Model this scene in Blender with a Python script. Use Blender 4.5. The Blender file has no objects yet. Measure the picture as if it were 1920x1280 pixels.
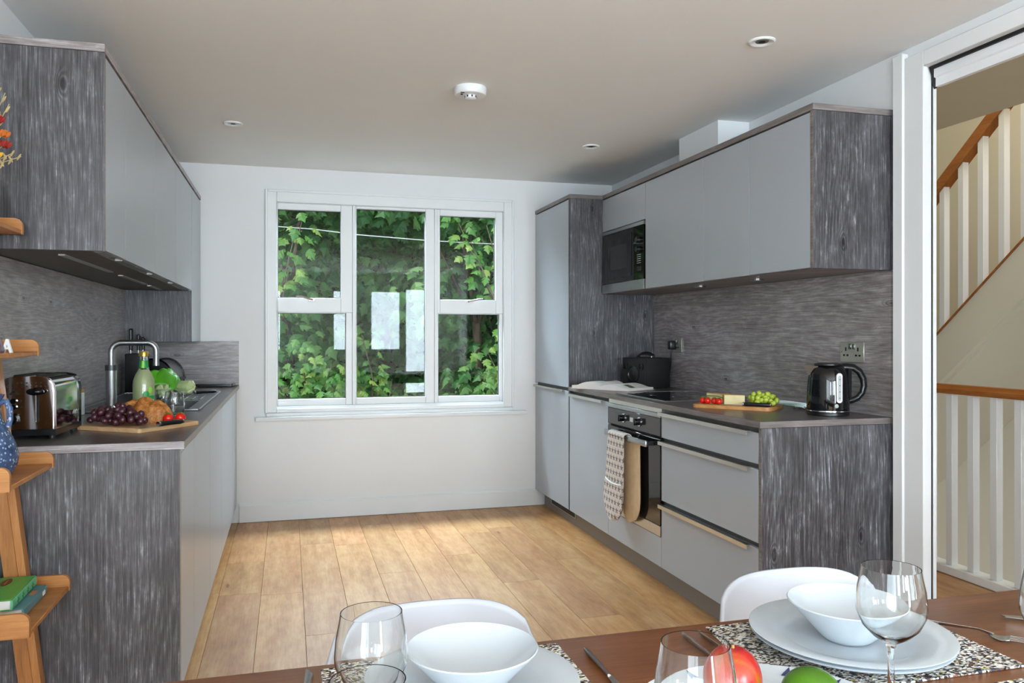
import bpy, bmesh, math, random
from mathutils import Vector, Matrix
random.seed(7)
S = bpy.context.scene
COL = S.collection
PI = math.pi

# ------------------------------------------------------------------ camera
FPX, YAW, CAMH, CY = 1496.6, 0.2736, 1.2478, 627.24
cd = bpy.data.cameras.new('camera'); cam = bpy.data.objects.new('camera', cd); COL.objects.link(cam)
cam.location = (0, 0, CAMH); cam.rotation_euler = (PI/2, 0, -YAW)
cd.sensor_fit = 'HORIZONTAL'; cd.sensor_width = 36; cd.lens = 36*FPX/1920
cd.shift_y = -(640-CY)/1920; cd.clip_start = .02; cd.clip_end = 200
S.camera = cam

# ------------------------------------------------------------------ world, sun, daylight
W = bpy.data.worlds.new('World'); S.world = W; W.use_nodes = True
wn = W.node_tree.nodes; wl = W.node_tree.links; wn.clear()
sky = wn.new('ShaderNodeTexSky'); sky.sky_type = 'HOSEK_WILKIE'; sky.turbidity = 6; sky.ground_albedo = .35
sky.sun_direction = Vector((-.45, -.35, .75)).normalized()
bg = wn.new('ShaderNodeBackground'); bg.inputs['Strength'].default_value = 3.2
wo = wn.new('ShaderNodeOutputWorld')
hs = wn.new('ShaderNodeHueSaturation'); hs.inputs['Saturation'].default_value = .45
wl.new(sky.outputs[0], hs.inputs['Color']); wl.new(hs.outputs[0], bg.inputs['Color']); wl.new(bg.outputs[0], wo.inputs['Surface'])
sl = bpy.data.lights.new('sun', 'SUN'); sl.energy = 2.5; sl.angle = .02; sl.color = (1, .95, .85)
so = bpy.data.objects.new('sun', sl); COL.objects.link(so)
so.rotation_euler = Vector((-.45, -.35, .75)).to_track_quat('Z', 'Y').to_euler()
YF = -3.6                      # wall behind the camera, with the dining room windows
FRONT_WINDOWS = [(-.80, -.1, .93, 2.08), (.765, 1.176, .927, 2.09), (1.446, 2.045, .927, 2.09), (2.085, 2.73, .115, 2.14)]
RADIANCE = 74.0
for i, (a, b, c, d) in enumerate(FRONT_WINDOWS):
    al = bpy.data.lights.new('window_daylight', 'AREA'); al.shape = 'RECTANGLE'; al.size = b-a; al.size_y = d-c
    al.energy = RADIANCE*(b-a)*(d-c)*(1.1 if i == 0 else 1); al.color = (.765, .87, 1)
    ao = bpy.data.objects.new('window_daylight', al); COL.objects.link(ao)
    ao.location = ((a+b)/2, YF-.075, (c+d)/2); ao.rotation_euler = (PI/2, 0, 0)
SIDE_WINDOW = (-3.0, -.3, .06, 2.15)       # y0, y1, z0, z1 in the left wall of the dining end
a, b, c, d = SIDE_WINDOW
al = bpy.data.lights.new('window_daylight', 'AREA'); al.shape = 'RECTANGLE'; al.size = d-c; al.size_y = b-a; al.energy = 19*(b-a)*(d-c); al.color = (.765, .87, 1)
ao = bpy.data.objects.new('window_daylight', al); COL.objects.link(ao); ao.location = (-1.0, (a+b)/2, (c+d)/2); ao.rotation_euler = (0, -PI/2, 0)
al = bpy.data.lights.new('garden_fill_lamp', 'AREA'); al.shape = 'RECTANGLE'; al.size = 2.8; al.size_y = .8; al.energy = 128; al.color = (.72, .86, 1); al.spread = 1.9  # added lamp outside the kitchen window, stands in for sky above the trees
ao = bpy.data.objects.new('garden_fill_lamp', al); COL.objects.link(ao); ao.location = (.75, 6.62, 2.95); ao.rotation_euler = (-math.atan2(3.0, 2.6), 0, 0)
al = bpy.data.lights.new('stairwell_fill_lamp', 'AREA'); al.shape = 'RECTANGLE'; al.size = 1.2; al.size_y = 1.2; al.energy = 44  # added lamp below the closed stairwell ceiling, brightens the hall; no roof opening
al.color = (1, .97, .9); ao = bpy.data.objects.new('stairwell_fill_lamp', al); COL.objects.link(ao); ao.location = (4.25, 2.9, 4.55)
S.view_settings.view_transform = 'Standard'; S.view_settings.look = 'None'
S.view_settings.exposure = 0.76; S.view_settings.gamma = 1; S.view_settings.use_curve_mapping = False

# ------------------------------------------------------------------ material helpers
def srgb(r, g, b):
    f = lambda c: ((c/255+.055)/1.055)**2.4 if c > 10 else c/255/12.92
    return (f(r), f(g), f(b), 1)
class NT:
    def __init__(s, name):
        s.m = bpy.data.materials.new(name); s.m.use_nodes = True
        s.t = s.m.node_tree; s.t.nodes.clear()
        s.out = s.n('ShaderNodeOutputMaterial')
    def n(s, t, **k):
        x = s.t.nodes.new(t)
        for a, v in k.items(): setattr(x, a, v)
        return x
    def l(s, a, b): s.t.links.new(a, b)
    def put(s, sock, v):
        if hasattr(v, 'is_output'): s.l(v, sock)
        else: sock.default_value = v
    def math(s, op, a, b=0., c=None):
        x = s.n('ShaderNodeMath', operation=op); s.put(x.inputs[0], a); s.put(x.inputs[1], b)
        if c is not None: s.put(x.inputs[2], c)
        return x.outputs[0]
    def comb(s, a, b, c=0.):
        x = s.n('ShaderNodeCombineXYZ'); s.put(x.inputs[0], a); s.put(x.inputs[1], b); s.put(x.inputs[2], c); return x.outputs[0]
    def noise(s, vec, scale, detail=2., rough=.5, dist=0.):
        x = s.n('ShaderNodeTexNoise'); s.l(vec, x.inputs['Vector']); x.inputs['Scale'].default_value = scale
        x.inputs['Detail'].default_value = detail; x.inputs['Roughness'].default_value = rough; x.inputs['Distortion'].default_value = dist
        return x.outputs['Fac']
    def ramp(s, fac, stops):
        x = s.n('ShaderNodeValToRGB'); s.put(x.inputs[0], fac); e = x.color_ramp.elements
        while len(e) < len(stops): e.new(.5)
        for el, (p, c) in zip(e, stops): el.position = p; el.color = c
        return x.outputs['Color']
    def mix(s, fac, a, b, blend='MIX'):
        x = s.n('ShaderNodeMix', data_type='RGBA', blend_type=blend); s.put(x.inputs['Factor'], fac)
        s.put(x.inputs[6], a); s.put(x.inputs[7], b); return x.outputs[2]
    def bsdf(s, color, rough=.5, metal=0., bump=None, bstr=.2, bdist=.002, **kw):
        p = s.n('ShaderNodeBsdfPrincipled'); s.put(p.inputs['Base Color'], color); s.put(p.inputs['Roughness'], rough)
        p.inputs['Metallic'].default_value = metal
        for k, v in kw.items(): s.put(p.inputs[k.replace('_', ' ')], v)
        if bump is not None:
            b = s.n('ShaderNodeBump'); b.inputs['Strength'].default_value = bstr; b.inputs['Distance'].default_value = bdist
            s.l(bump, b.inputs['Height']); s.l(b.outputs[0], p.inputs['Normal'])
        s.l(p.outputs[0], s.out.inputs['Surface']); return p
    def objco(s): return s.n('ShaderNodeTexCoord').outputs['Object']
M = {}
def plain(name, col, rough=.5, metal=0., var=.04, scale=30., bump=.0, **kw):
    t = NT(name); co = t.objco(); f = t.noise(co, scale, 3)
    lo = tuple(c*(1-var) for c in col[:3])+(1,); hi = tuple(min(1, c*(1+var)) for c in col[:3])+(1,)
    t.bsdf(t.ramp(f, [(.3, lo), (.7, hi)]), rough, metal, bump=f if bump else None, bstr=bump, **kw)
    M[name] = t.m; return t.m
def wood(name, along, stops, ring=60., fibre=240., wr=.3, wf=.45, wl_=.35, rough=.45, rvar=0., tint=None, knots=(3., 1.1, .16), kdark=.0, bstr=.15, spec=.5, vein=0., kflow=0., lowk=16., patchy=0.):
    """grain that runs along 'z', 'h' (horizontal on upright faces) or 'y'"""
    t = NT(name); tc = t.objco(); sp = t.n('ShaderNodeSeparateXYZ'); t.l(tc, sp.inputs[0]); x, y, z = sp.outputs
    rnd = t.n('ShaderNodeObjectInfo').outputs['Random']; off = t.math('MULTIPLY', rnd, 37.)
    xy = t.math('ADD', x, y)
    if along == 'z': a, l = xy, z
    elif along == 'h': a, l = z, xy
    elif along == 'x': a, l = t.math('ADD', y, z), x
    else: a, l = t.math('ADD', x, z), y
    a = t.math('ADD', a, off); l = t.math('ADD', l, off)
    v = lambda p, q: t.comb(t.math('MULTIPLY', a, p), t.math('MULTIPLY', l, q), off)
    low = t.noise(v(5., .9), 1., 3, .55, .4); low2 = t.noise(v(14., 1.6), 1., 3, .6)
    vo = t.n('ShaderNodeTexVoronoi', voronoi_dimensions='2D'); vo.inputs['Scale'].default_value = 1.; t.l(v(knots[0], knots[1]), vo.inputs['Vector'])
    d = vo.outputs['Distance']
    k = t.n('ShaderNodeMapRange'); k.interpolation_type = 'SMOOTHSTEP'; t.l(d, k.inputs[0]); k.inputs[1].default_value = 0.; k.inputs[2].default_value = knots[2]
    k.inputs[3].default_value = 1.; k.inputs[4].default_value = 0.; kn = k.outputs[0]
    kw_ = t.n('ShaderNodeMapRange'); kw_.interpolation_type = 'SMOOTHSTEP'; t.l(d, kw_.inputs[0]); kw_.inputs[1].default_value = 0.; kw_.inputs[2].default_value = .5; kw_.inputs[3].default_value = 1.; kw_.inputs[4].default_value = 0.
    ph = t.math('ADD', t.math('MULTIPLY', a, ring), t.math('ADD', t.math('MULTIPLY', low, lowk), t.math('ADD', t.math('MULTIPLY', kn, 14.), t.math('MULTIPLY', kw_.outputs[0], kflow))))
    rg = t.math('MULTIPLY_ADD', t.math('SINE', ph), .5, .5)
    fb = t.noise(v(fibre, 9.), 1., 3, .7)
    fb2 = t.noise(v(fibre*.4, 4.), 1., 3, .65)
    cl = t.noise(v(26., 9.), 1., 3, .6)
    ctr = lambda q, k: t.math('MULTIPLY', t.math('SUBTRACT', q, .5), k)
    fac = t.math('ADD', t.math('ADD', t.math('MULTIPLY', t.math('SUBTRACT', rg, .5), t.math('MULTIPLY_ADD', kn, .35 if kflow else 0., wr)), ctr(fb, wf)), t.math('ADD', t.math('ADD', ctr(fb2, wf*.6), ctr(low2, wl_)), t.math('ADD', ctr(cl, wl_*.9), .5)))
    if kdark: fac = t.math('SUBTRACT', fac, t.math('MULTIPLY', t.math('POWER', kn, 3.), kdark))
    if vein:   # pale worn streaks
        st = t.math('MULTIPLY', t.math('POWER', t.noise(v(90., 1.2), 1., 2, .5), 3.), t.math('POWER', low, 1.5))
        fac = t.math('ADD', fac, t.math('MULTIPLY', st, vein))
    if patchy:   # weathered paler and darker patches
        pt = t.noise(v(7., 2.2), 1., 4, .6, .8); fac = t.math('ADD', fac, ctr(pt, patchy))
        wp = t.math('MULTIPLY', t.math('POWER', t.noise(v(30., 12.), 1., 4, .7), 4.), t.math('MULTIPLY', fb, 2.2)); fac = t.math('ADD', fac, wp)
    c = t.ramp(fac, stops)
    if rvar:
        h = t.n('ShaderNodeHueSaturation'); t.l(c, h.inputs['Color'])
        t.l(t.math('MULTIPLY_ADD', rnd, rvar, 1-rvar/2), h.inputs['Value'])
        r2 = t.math('FRACT', t.math('MULTIPLY', rnd, 91.7)); t.l(t.math('MULTIPLY_ADD', r2, .008, .497), h.inputs['Hue']); c = h.outputs[0]
    t.bsdf(c, rough, bump=fac, bstr=bstr, bdist=.001, Specular_IOR_Level=spec); M[name] = t.m
G = [(.05, srgb(27, 25, 28)), (.35, srgb(55, 53, 56)), (.58, srgb(74, 72, 75)), (.82, srgb(106, 105, 109)), (1., srgb(162, 163, 170))]
GH = [(.05, srgb(74, 68, 68)), (.35, srgb(118, 110, 110)), (.6, srgb(144, 136, 136)), (.8, srgb(172, 165, 165)), (1., srgb(182, 180, 182))]
wood('grey_wood_upright', 'z', G, ring=330, fibre=420, wr=.11, wf=1.1, wl_=.3, rough=.36, vein=.3, knots=(3.3, 1.3, .085), kdark=.45, kflow=18., lowk=10., patchy=.55, bstr=.25)
wood('grey_wood_level', 'h', GH, ring=260, fibre=330, wr=.12, wf=.95, wl_=.4, rough=.3, vein=.4, knots=(3.4, 1.2, .085), kdark=.4, kflow=18., lowk=10., patchy=.5, bstr=.2)
wood('worktop_wood', 'y', [(.1, srgb(58, 54, 54)), (.5, srgb(86, 81, 81)), (.85, srgb(112, 107, 107)), (1, srgb(140, 136, 136))], ring=40, wr=.1, wf=1., wl_=.5, rough=.28, vein=.2)
wood('edge_wood', 'h', [(.1, srgb(84, 76, 73)), (.5, srgb(118, 110, 107)), (.9, srgb(150, 144, 142))], ring=60, wr=.1, wf=.9, wl_=.4, rough=.4)
wood('oak_floor', 'y', [(.0, srgb(140, 88, 44)), (.3, srgb(174, 122, 70)), (.55, srgb(191, 142, 90)), (.8, srgb(203, 160, 110)), (1, srgb(214, 178, 132))], ring=34, fibre=150, wr=.16, wf=.6, wl_=.75, rough=.4, rvar=.26, knots=(2.3, .6, .04), kdark=1.6, bstr=.08)
wood('oak_shelf', 'x', [(.1, srgb(146, 92, 46)), (.5, srgb(180, 122, 66)), (.9, srgb(204, 150, 94))], ring=50, wr=.15, wf=.7, wl_=.4, rough=.45)
wood('oak_rail', 'z', [(.1, srgb(138, 86, 42)), (.5, srgb(170, 112, 58)), (.9, srgb(196, 140, 84))], ring=50, wr=.15, wf=.7, wl_=.4, rough=.45)
wood('oak_handrail', 'y', [(.1, srgb(126, 70, 28)), (.5, srgb(158, 96, 42)), (.9, srgb(186, 124, 66))], ring=50, wr=.15, wf=.7, wl_=.4, rough=.35)
wood('walnut_table', 'x', [(.0, srgb(80, 42, 18)), (.5, srgb(124, 74, 40)), (1., srgb(158, 104, 64))], ring=40, fibre=220, wr=.12, wf=.9, wl_=.5, rough=.34, bstr=.12)
wood('board_wood', 'y', [(.1, srgb(166, 124, 82)), (.5, srgb(198, 158, 114)), (.9, srgb(222, 188, 146))], ring=60, wr=.15, wf=.6, wl_=.4, rough=.5)
wood('bamboo_board', 'y', [(.1, srgb(164, 108, 54)), (.5, srgb(194, 138, 80)), (.9, srgb(214, 164, 106))], ring=80, wr=.2, wf=.5, wl_=.3, rough=.45)
wood('tree_bark', 'z', [(.1, srgb(50, 40, 32)), (.5, srgb(84, 70, 58)), (.9, srgb(120, 104, 90))], ring=30, wf=.9, rough=.9, bstr=.8)
plain('wall_paint', srgb(236, 237, 237), .8, var=.008, scale=3, bump=.0)
plain('ceiling_paint', srgb(238, 238, 236), .85, var=.008, scale=3)
plain('hall_paint', srgb(222, 217, 198), .8, var=.01, scale=3)
plain('white_gloss', srgb(236, 238, 238), .35, var=.008, scale=5)
plain('white_plastic', srgb(238, 240, 242), .35, var=.008)
plain('chair_white', srgb(198, 202, 210), .38, var=.006)
plain('satin_grey', srgb(170, 177, 184), .3, var=.006, scale=4)
plain('carcass_grey', srgb(92, 88, 85), .5)
plain('plinth_grey', srgb(128, 120, 112), .38, var=.02)
plain('gap_black', srgb(18, 17, 17), .7)
plain('steel', srgb(188, 188, 186), .28, 1., var=.03, scale=60)
plain('brushed_steel', srgb(176, 178, 178), .36, 1., var=.05, scale=80)
plain('handle_steel', srgb(200, 198, 190), .3, 1., var=.02)
plain('chrome', srgb(205, 206, 208), .08, 1., var=.01)
plain('socket_steel', srgb(186, 183, 172), .42, .85, var=.05)
plain('black_gloss', srgb(12, 13, 15), .06, var=.05)
plain('black_satin', srgb(20, 20, 22), .3, var=.05)
plain('black_matte', srgb(26, 26, 27), .55, var=.08)
plain('speaker_black', srgb(30, 30, 31), .6, var=.05)
plain('dark_glass', srgb(16, 16, 17), .04, var=.02)
plain('oven_grey', srgb(70, 70, 72), .12, .6, var=.03)
plain('sink_grey', srgb(96, 97, 99), .35, .7, var=.06, scale=120)
plain('porcelain', srgb(196, 203, 208), .12, var=.004)
plain('paper', srgb(232, 228, 222), .7, var=.03)
plain('paper_print', srgb(70, 96, 44), .6, var=.5, scale=160)
plain('book_cover_pink', srgb(205, 170, 165), .5, var=.05)
plain('book_green', srgb(72, 158, 66), .4, var=.05)
plain('book_mint', srgb(104, 186, 142), .4, var=.12, scale=40)
plain('book_teal', srgb(92, 136, 142), .45, var=.06)
plain('pod_brown', srgb(92, 48, 26), .5, var=.2)
plain('orange_print', srgb(206, 120, 70), .5, var=.1)
plain('white_print', srgb(240, 240, 238), .5, var=.01)
plain('grape_red', srgb(66, 30, 40), .28, var=.35, scale=60)
plain('grape_green', srgb(172, 188, 66), .25, var=.12, scale=60, Subsurface_Weight=.15)
plain('stem_tan', srgb(170, 140, 70), .6, var=.15)
plain('stem_green', srgb(88, 116, 44), .6, var=.15)
plain('tomato_red', srgb(214, 30, 14), .16, var=.08, scale=40)
plain('cheese_cream', srgb(222, 208, 158), .5, var=.05)
plain('cheese_rind', srgb(196, 158, 98), .6, var=.12)
plain('leaf_pak', srgb(84, 168, 30), .35, var=.2, scale=25)
plain('stalk_pak', srgb(206, 220, 160), .3, var=.08)
plain('gold_cap', srgb(200, 170, 80), .3, .8, var=.05)
plain('bottle_green_print', srgb(24, 140, 60), .4, var=.1)
plain('lime_print', srgb(140, 200, 60), .4, var=.1)
plain('mitt_lining', srgb(214, 186, 148), .85, var=.06, bump=.3)
plain('lid_wood', srgb(178, 126, 74), .5, var=.08)
plain('flower_red', srgb(150, 36, 26), .8, var=.3, scale=80)
plain('flower_orange', srgb(190, 100, 30), .8, var=.3, scale=80)
plain('flower_yellow', srgb(214, 160, 40), .8, var=.3, scale=80)
plain('dry_straw', srgb(168, 150, 104), .8, var=.2)
plain('lime_skin', srgb(70, 116, 10), .25, var=.25, scale=22, bump=.06)
plain('navy_print', srgb(38, 50, 92), .5, var=.2)
plain('ornament_green', srgb(150, 170, 130), .5, var=.3, scale=90)
plain('sage_figure', srgb(120, 104, 116), .5, var=.6, scale=110)
plain('garden_soil', srgb(40, 38, 30), .95, var=.4, scale=6, bump=.5)
plain('cable_grey', srgb(170, 176, 176), .6)
plain('display_glow', srgb(196, 206, 200), .3)
def crust():
    t = NT('bread_crust'); co = t.objco(); f = t.noise(co, 38, 4, .6); g = t.noise(co, 150, 3)
    t.bsdf(t.ramp(t.math('ADD', t.math('MULTIPLY', f, .75), t.math('MULTIPLY', g, .25)), [(.3, srgb(118, 62, 18)), (.5, srgb(172, 106, 44)), (.68, srgb(206, 150, 84)), (.8, srgb(228, 190, 130))]), .5, bump=f, bstr=.6, bdist=.006); M['bread_crust'] = t.m
crust()
def mango():
    t = NT('mango_skin'); co = t.objco(); f = t.noise(co, 11, 3, .5, 1.2); g = t.noise(co, 220, 2)
    c = t.ramp(f, [(.3, srgb(126, 104, 30)), (.4, srgb(176, 60, 26)), (.5, srgb(168, 14, 20)), (.8, srgb(124, 8, 24))])
    t.bsdf(t.mix(t.math('MULTIPLY', t.math('GREATER_THAN', g, .68), .35), c, srgb(206, 90, 70)), .22); M['mango_skin'] = t.m
mango()
def mat_weave():
    t = NT('speckled_weave'); co = t.objco(); vo = t.n('ShaderNodeTexVoronoi'); mp = t.n('ShaderNodeMapping'); mp.inputs['Scale'].default_value = (210, 330, 60)
    mp.inputs['Rotation'].default_value = (0, 0, .6); t.l(co, mp.inputs[0]); t.l(mp.outputs[0], vo.inputs['Vector']); vo.inputs['Scale'].default_value = 1.
    sc = t.n('ShaderNodeSeparateColor'); t.l(vo.outputs['Color'], sc.inputs[0])
    x = t.n('ShaderNodeValToRGB'); t.l(sc.outputs[0], x.inputs[0]); x.color_ramp.interpolation = 'CONSTANT'; e = x.color_ramp.elements
    st = [(0, (26, 25, 30)), (.2, (78, 72, 70)), (.32, (210, 208, 200)), (.58, (150, 138, 124)), (.72, (232, 230, 224)), (.86, (116, 76, 60)), (.93, (60, 66, 84)), (.97, (176, 170, 60))]
    while len(e) < len(st): e.new(.5)
    for el, (p, c) in zip(e, st): el.position = p; el.color = srgb(*c)
    t.bsdf(x.outputs[0], .8, bump=vo.outputs['Distance'], bstr=.8, bdist=.002); M['speckled_weave'] = t.m
mat_weave()
def mitt_print():
    t = NT('mitt_print'); co = t.objco(); sp = t.n('ShaderNodeSeparateXYZ'); t.l(co, sp.inputs[0])
    a = t.math('MULTIPLY', sp.outputs[1], 26.); l = t.math('MULTIPLY', sp.outputs[2], 26.)
    row = t.math('FLOOR', l); sh = t.math('MULTIPLY', t.math('MODULO', row, 2.), .5)
    u = t.math('SUBTRACT', t.math('FRACT', t.math('ADD', a, sh)), .5); w = t.math('SUBTRACT', t.math('FRACT', l), .5)
    r = t.math('SQRT', t.math('ADD', t.math('MULTIPLY', u, u), t.math('MULTIPLY', w, w)))
    th = t.math('ARCTAN2', w, u); pet = t.math('MULTIPLY_ADD', t.math('SINE', t.math('MULTIPLY', th, 5.)), .12, .3)
    nz = t.noise(co, 420, 2)
    on = t.math('MULTIPLY', t.math('LESS_THAN', r, pet), t.math('GREATER_THAN', nz, .45))
    t.bsdf(t.mix(on, srgb(222, 212, 204), srgb(62, 52, 52)), .85, bump=nz, bstr=.3); M['mitt_print'] = t.m
mitt_print()
def jug_glaze():
    t = NT('jug_glaze'); co = t.objco(); vo = t.n('ShaderNodeTexVoronoi'); t.l(co, vo.inputs['Vector']); vo.inputs['Scale'].default_value = 95
    dots = t.math('LESS_THAN', vo.outputs['Distance'], .3); f = t.noise(co, 30, 3)
    c = t.ramp(f, [(.3, srgb(44, 62, 96)), (.7, srgb(82, 106, 146))])
    t.bsdf(t.mix(t.math('MULTIPLY', dots, .7), c, srgb(176, 192, 216)), .25, bump=vo.outputs['Distance'], bstr=.6, bdist=.003); M['jug_glaze'] = t.m
jug_glaze()
def leafmat(name, c0, c1, c2, per='island'):
    t = NT(name)
    rnd = t.n('ShaderNodeNewGeometry').outputs['Random Per Island'] if per == 'island' else t.n('ShaderNodeObjectInfo').outputs['Random']
    c = t.ramp(rnd, [(0, c0), (.55, c1), (1, c2)])
    p = t.n('ShaderNodeBsdfPrincipled'); t.l(c, p.inputs['Base Color']); p.inputs['Roughness'].default_value = .5
    tr = t.n('ShaderNodeBsdfTranslucent'); t.l(t.mix(.5, c, srgb(150, 210, 60)), tr.inputs['Color'])
    mx = t.n('ShaderNodeMixShader'); mx.inputs[0].default_value = .35; t.l(p.outputs[0], mx.inputs[1]); t.l(tr.outputs[0], mx.inputs[2])
    t.l(mx.outputs[0], t.out.inputs['Surface']); M[name] = t.m
leafmat('tree_leaf', srgb(34, 82, 42), srgb(62, 116, 60), srgb(116, 160, 92))
leafmat('hedge_leaf', srgb(22, 58, 36), srgb(42, 92, 52), srgb(80, 128, 74))
leafmat('sapling_leaf', srgb(56, 104, 46), srgb(80, 126, 54), srgb(124, 146, 72), 'object')
def pane_glass(name, tint, boost, rough=.0):
    t = NT(name); fr = t.n('ShaderNodeFresnel'); bf = t.n('ShaderNodeNewGeometry').outputs['Backfacing']; t.l(t.math('MULTIPLY_ADD', bf, 1/1.5-1.5, 1.5), fr.inputs[0])
    g = t.n('ShaderNodeBsdfGlossy'); g.inputs['Roughness'].default_value = rough; tr = t.n('ShaderNodeBsdfTransparent'); tr.inputs[0].default_value = tint
    mx = t.n('ShaderNodeMixShader'); t.l(t.math('MULTIPLY', fr.outputs[0], boost), mx.inputs[0]); t.l(tr.outputs[0], mx.inputs[1]); t.l(g.outputs[0], mx.inputs[2])
    t.l(mx.outputs[0], t.out.inputs['Surface']); M[name] = t.m
pane_glass('window_glass', (.95, .97, .96, 1), .4)
def real_glass(name, col, ior=1.45, rough=0., thin=.0):
    t = NT(name); g = t.n('ShaderNodeBsdfGlass'); g.inputs['Color'].default_value = col; g.inputs['IOR'].default_value = ior; g.inputs['Roughness'].default_value = rough
    t.l(g.outputs[0], t.out.inputs['Surface']); M[name] = t.m
real_glass('clear_glass', (.97, .98, .98, 1), 1.46)
plain('lemonade', srgb(214, 226, 172), .15, var=.03, Transmission_Weight=.12, IOR=1.35)

# ------------------------------------------------------------------ mesh helpers
ORG = {}
def link(o):
    COL.objects.link(o); return o
def props(o, label=None, cat=None, group=None, kind=None):
    if label: o['label'] = label
    if cat: o['category'] = cat
    if group: o['group'] = group
    if kind: o['kind'] = kind
    return o
def thing(name, label, cat, loc=(0, 0, 0), rotz=0, group=None, local=False, kind=None):
    o = link(bpy.data.objects.new(name, None)); o.location = loc; o.rotation_euler = (0, 0, rotz); o.empty_display_size = .05
    ORG[o.name] = Vector((0, 0, 0)) if local else Vector(loc)
    return props(o, label, cat, group, kind)
class MB:
    def __init__(s): s.bm = bmesh.new()
    def box(s, x0, x1, y0, y1, z0, z1, bev=0., seg=1):
        r = bmesh.ops.create_cube(s.bm, size=1.)['verts']
        for v in r: v.co = ((x0+x1)/2+v.co.x*(x1-x0), (y0+y1)/2+v.co.y*(y1-y0), (z0+z1)/2+v.co.z*(z1-z0))
        if bev:
            es = list({e for v in r for e in v.link_edges})
            bmesh.ops.bevel(s.bm, geom=es, offset=bev, segments=seg, affect='EDGES', profile=.5)
        return s
    def rings(s, rings, cap0=True, cap1=True, closed=True, loop=False):
        vs = [[s.bm.verts.new(p) for p in r] for r in rings]; n = len(vs[0])
        pairs = list(zip(vs, vs[1:]))+([(vs[-1], vs[0])] if loop else [])
        for a, b in pairs:
            for i in range(n if closed else n-1):
                j = (i+1) % n
                try: s.bm.faces.new((a[i], a[j], b[j], b[i]))
                except ValueError: pass
        if cap0 and not loop and closed: s.bm.faces.new(list(reversed(vs[0])))
        if cap1 and not loop and closed: s.bm.faces.new(vs[-1])
        return s
    def lathe(s, prof, n=32, c=(0, 0, 0), closed=False, cap0=True, cap1=True, sx=1., sy=1.):
        rs = [[(c[0]+r*sx*math.cos(2*PI*i/n), c[1]+r*sy*math.sin(2*PI*i/n), c[2]+z) for i in range(n)] for r, z in prof]
        return s.rings(rs, cap0, cap1, True, closed)
    def cyl(s, p0, p1, r0, r1=None, n=16, cap=True):
        r1 = r0 if r1 is None else r1; p0 = Vector(p0); p1 = Vector(p1); d = (p1-p0).normalized()
        u = d.orthogonal().normalized(); w = d.cross(u)
        f = lambda p, r: [p+(u*math.cos(2*PI*i/n)+w*math.sin(2*PI*i/n))*r for i in range(n)]
        return s.rings([f(p0, r0), f(p1, r1)], cap, cap)
    def tube(s, pts, r, n=10, cap=True, sq=None):
        pts = [Vector(p) for p in pts]; rs = []; u = None
        for i, p in enumerate(pts):
            d = (pts[min(i+1, len(pts)-1)]-pts[max(i-1, 0)]).normalized()
            u = d.orthogonal().normalized() if u is None else (u-d*u.dot(d)).normalized()
            w = d.cross(u); rr = r[i] if isinstance(r, (list, tuple)) else r
            a, b = (rr, rr) if sq is None else (rr*sq[0], rr*sq[1])
            rs.append([p+u*math.cos(2*PI*k/n)*a+w*math.sin(2*PI*k/n)*b for k in range(n)])
        return s.rings(rs, cap, cap)
    def prism(s, poly, axis, a0, a1):
        f = {'x': lambda p, a: (a, p[0], p[1]), 'y': lambda p, a: (p[0], a, p[1]), 'z': lambda p, a: (p[0], p[1], a)}[axis]
        return s.rings([[f(p, a0) for p in poly], [f(p, a1) for p in poly]])
    def ball(s, c, r, n=12, m=8, rot=None):
        r = (r, r, r) if not isinstance(r, (tuple, list)) else r; rs = []
        R = rot or Matrix.Identity(3); c = Vector(c)
        for j in range(m+1):
            a = PI*max(.02, min(.98, j/m)); rs.append([c+R @ Vector((r[0]*math.sin(a)*math.cos(2*PI*i/n), r[1]*math.sin(a)*math.sin(2*PI*i/n), -r[2]*math.cos(a))) for i in range(n)])
        return s.rings(rs)
    def grid(s, f, nu, nv):
        vs = [[s.bm.verts.new(f(i/nu, j/nv)) for i in range(nu+1)] for j in range(nv+1)]
        for j in range(nv):
            for i in range(nu): s.bm.faces.new((vs[j][i], vs[j][i+1], vs[j+1][i+1], vs[j+1][i]))
        return s
    def turn(s, mat):
        bmesh.ops.transform(s.bm, matrix=mat, verts=s.bm.verts); return s
    def build(s, name, m, parent=None, label=None, cat=None, group=None, kind=None, angle=38, at=None, solid=0.):
        bm = s.bm; bmesh.ops.recalc_face_normals(bm, faces=bm.faces)
        me = bpy.data.meshes.new(name)
        if parent is not None: org = ORG[parent.name]
        elif at is not None: org = Vector(at)
        else:
            cs = [v.co for v in bm.verts]; org = Vector(((min(c.x for c in cs)+max(c.x for c in cs))/2, (min(c.y for c in cs)+max(c.y for c in cs))/2, min(c.z for c in cs)))
        bmesh.ops.translate(bm, vec=-org, verts=bm.verts)
        for f in bm.faces: f.smooth = True
        bm.to_mesh(me); bm.free()
        me.set_sharp_from_angle(angle=math.radians(angle))
        me.materials.append(M[m])
        o = link(bpy.data.objects.new(name, me))
        if parent is not None: o.parent = parent
        else: o.location = org
        ORG[o.name] = org
        if solid:
            md = o.modifiers.new('thickness', 'SOLIDIFY'); md.thickness = solid; md.offset = 0
        return props(o, label, cat, group, kind)
def copy_tree(o, parent=None):
    c = link(o.copy()); c.parent = parent; ORG[c.name] = ORG[o.name]
    for ch in list(o.children): copy_tree(ch, c)
    return c
def B(x0, x1, y0, y1, z0, z1, bev=.0, seg=1): return MB().box(x0, x1, y0, y1, z0, z1, bev, seg)
def struct(mb, name, m, **k): return mb.build(name, m, kind='structure', **k)

# ------------------------------------------------------------------ room shell
YB, XR, XL, ZC = 5.588, 2.35, -.925, 2.371
XRT, XRW, XLW, XLB = 1.744, 1.973, -.5514, -.327
T = .16; TR = .04
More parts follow.
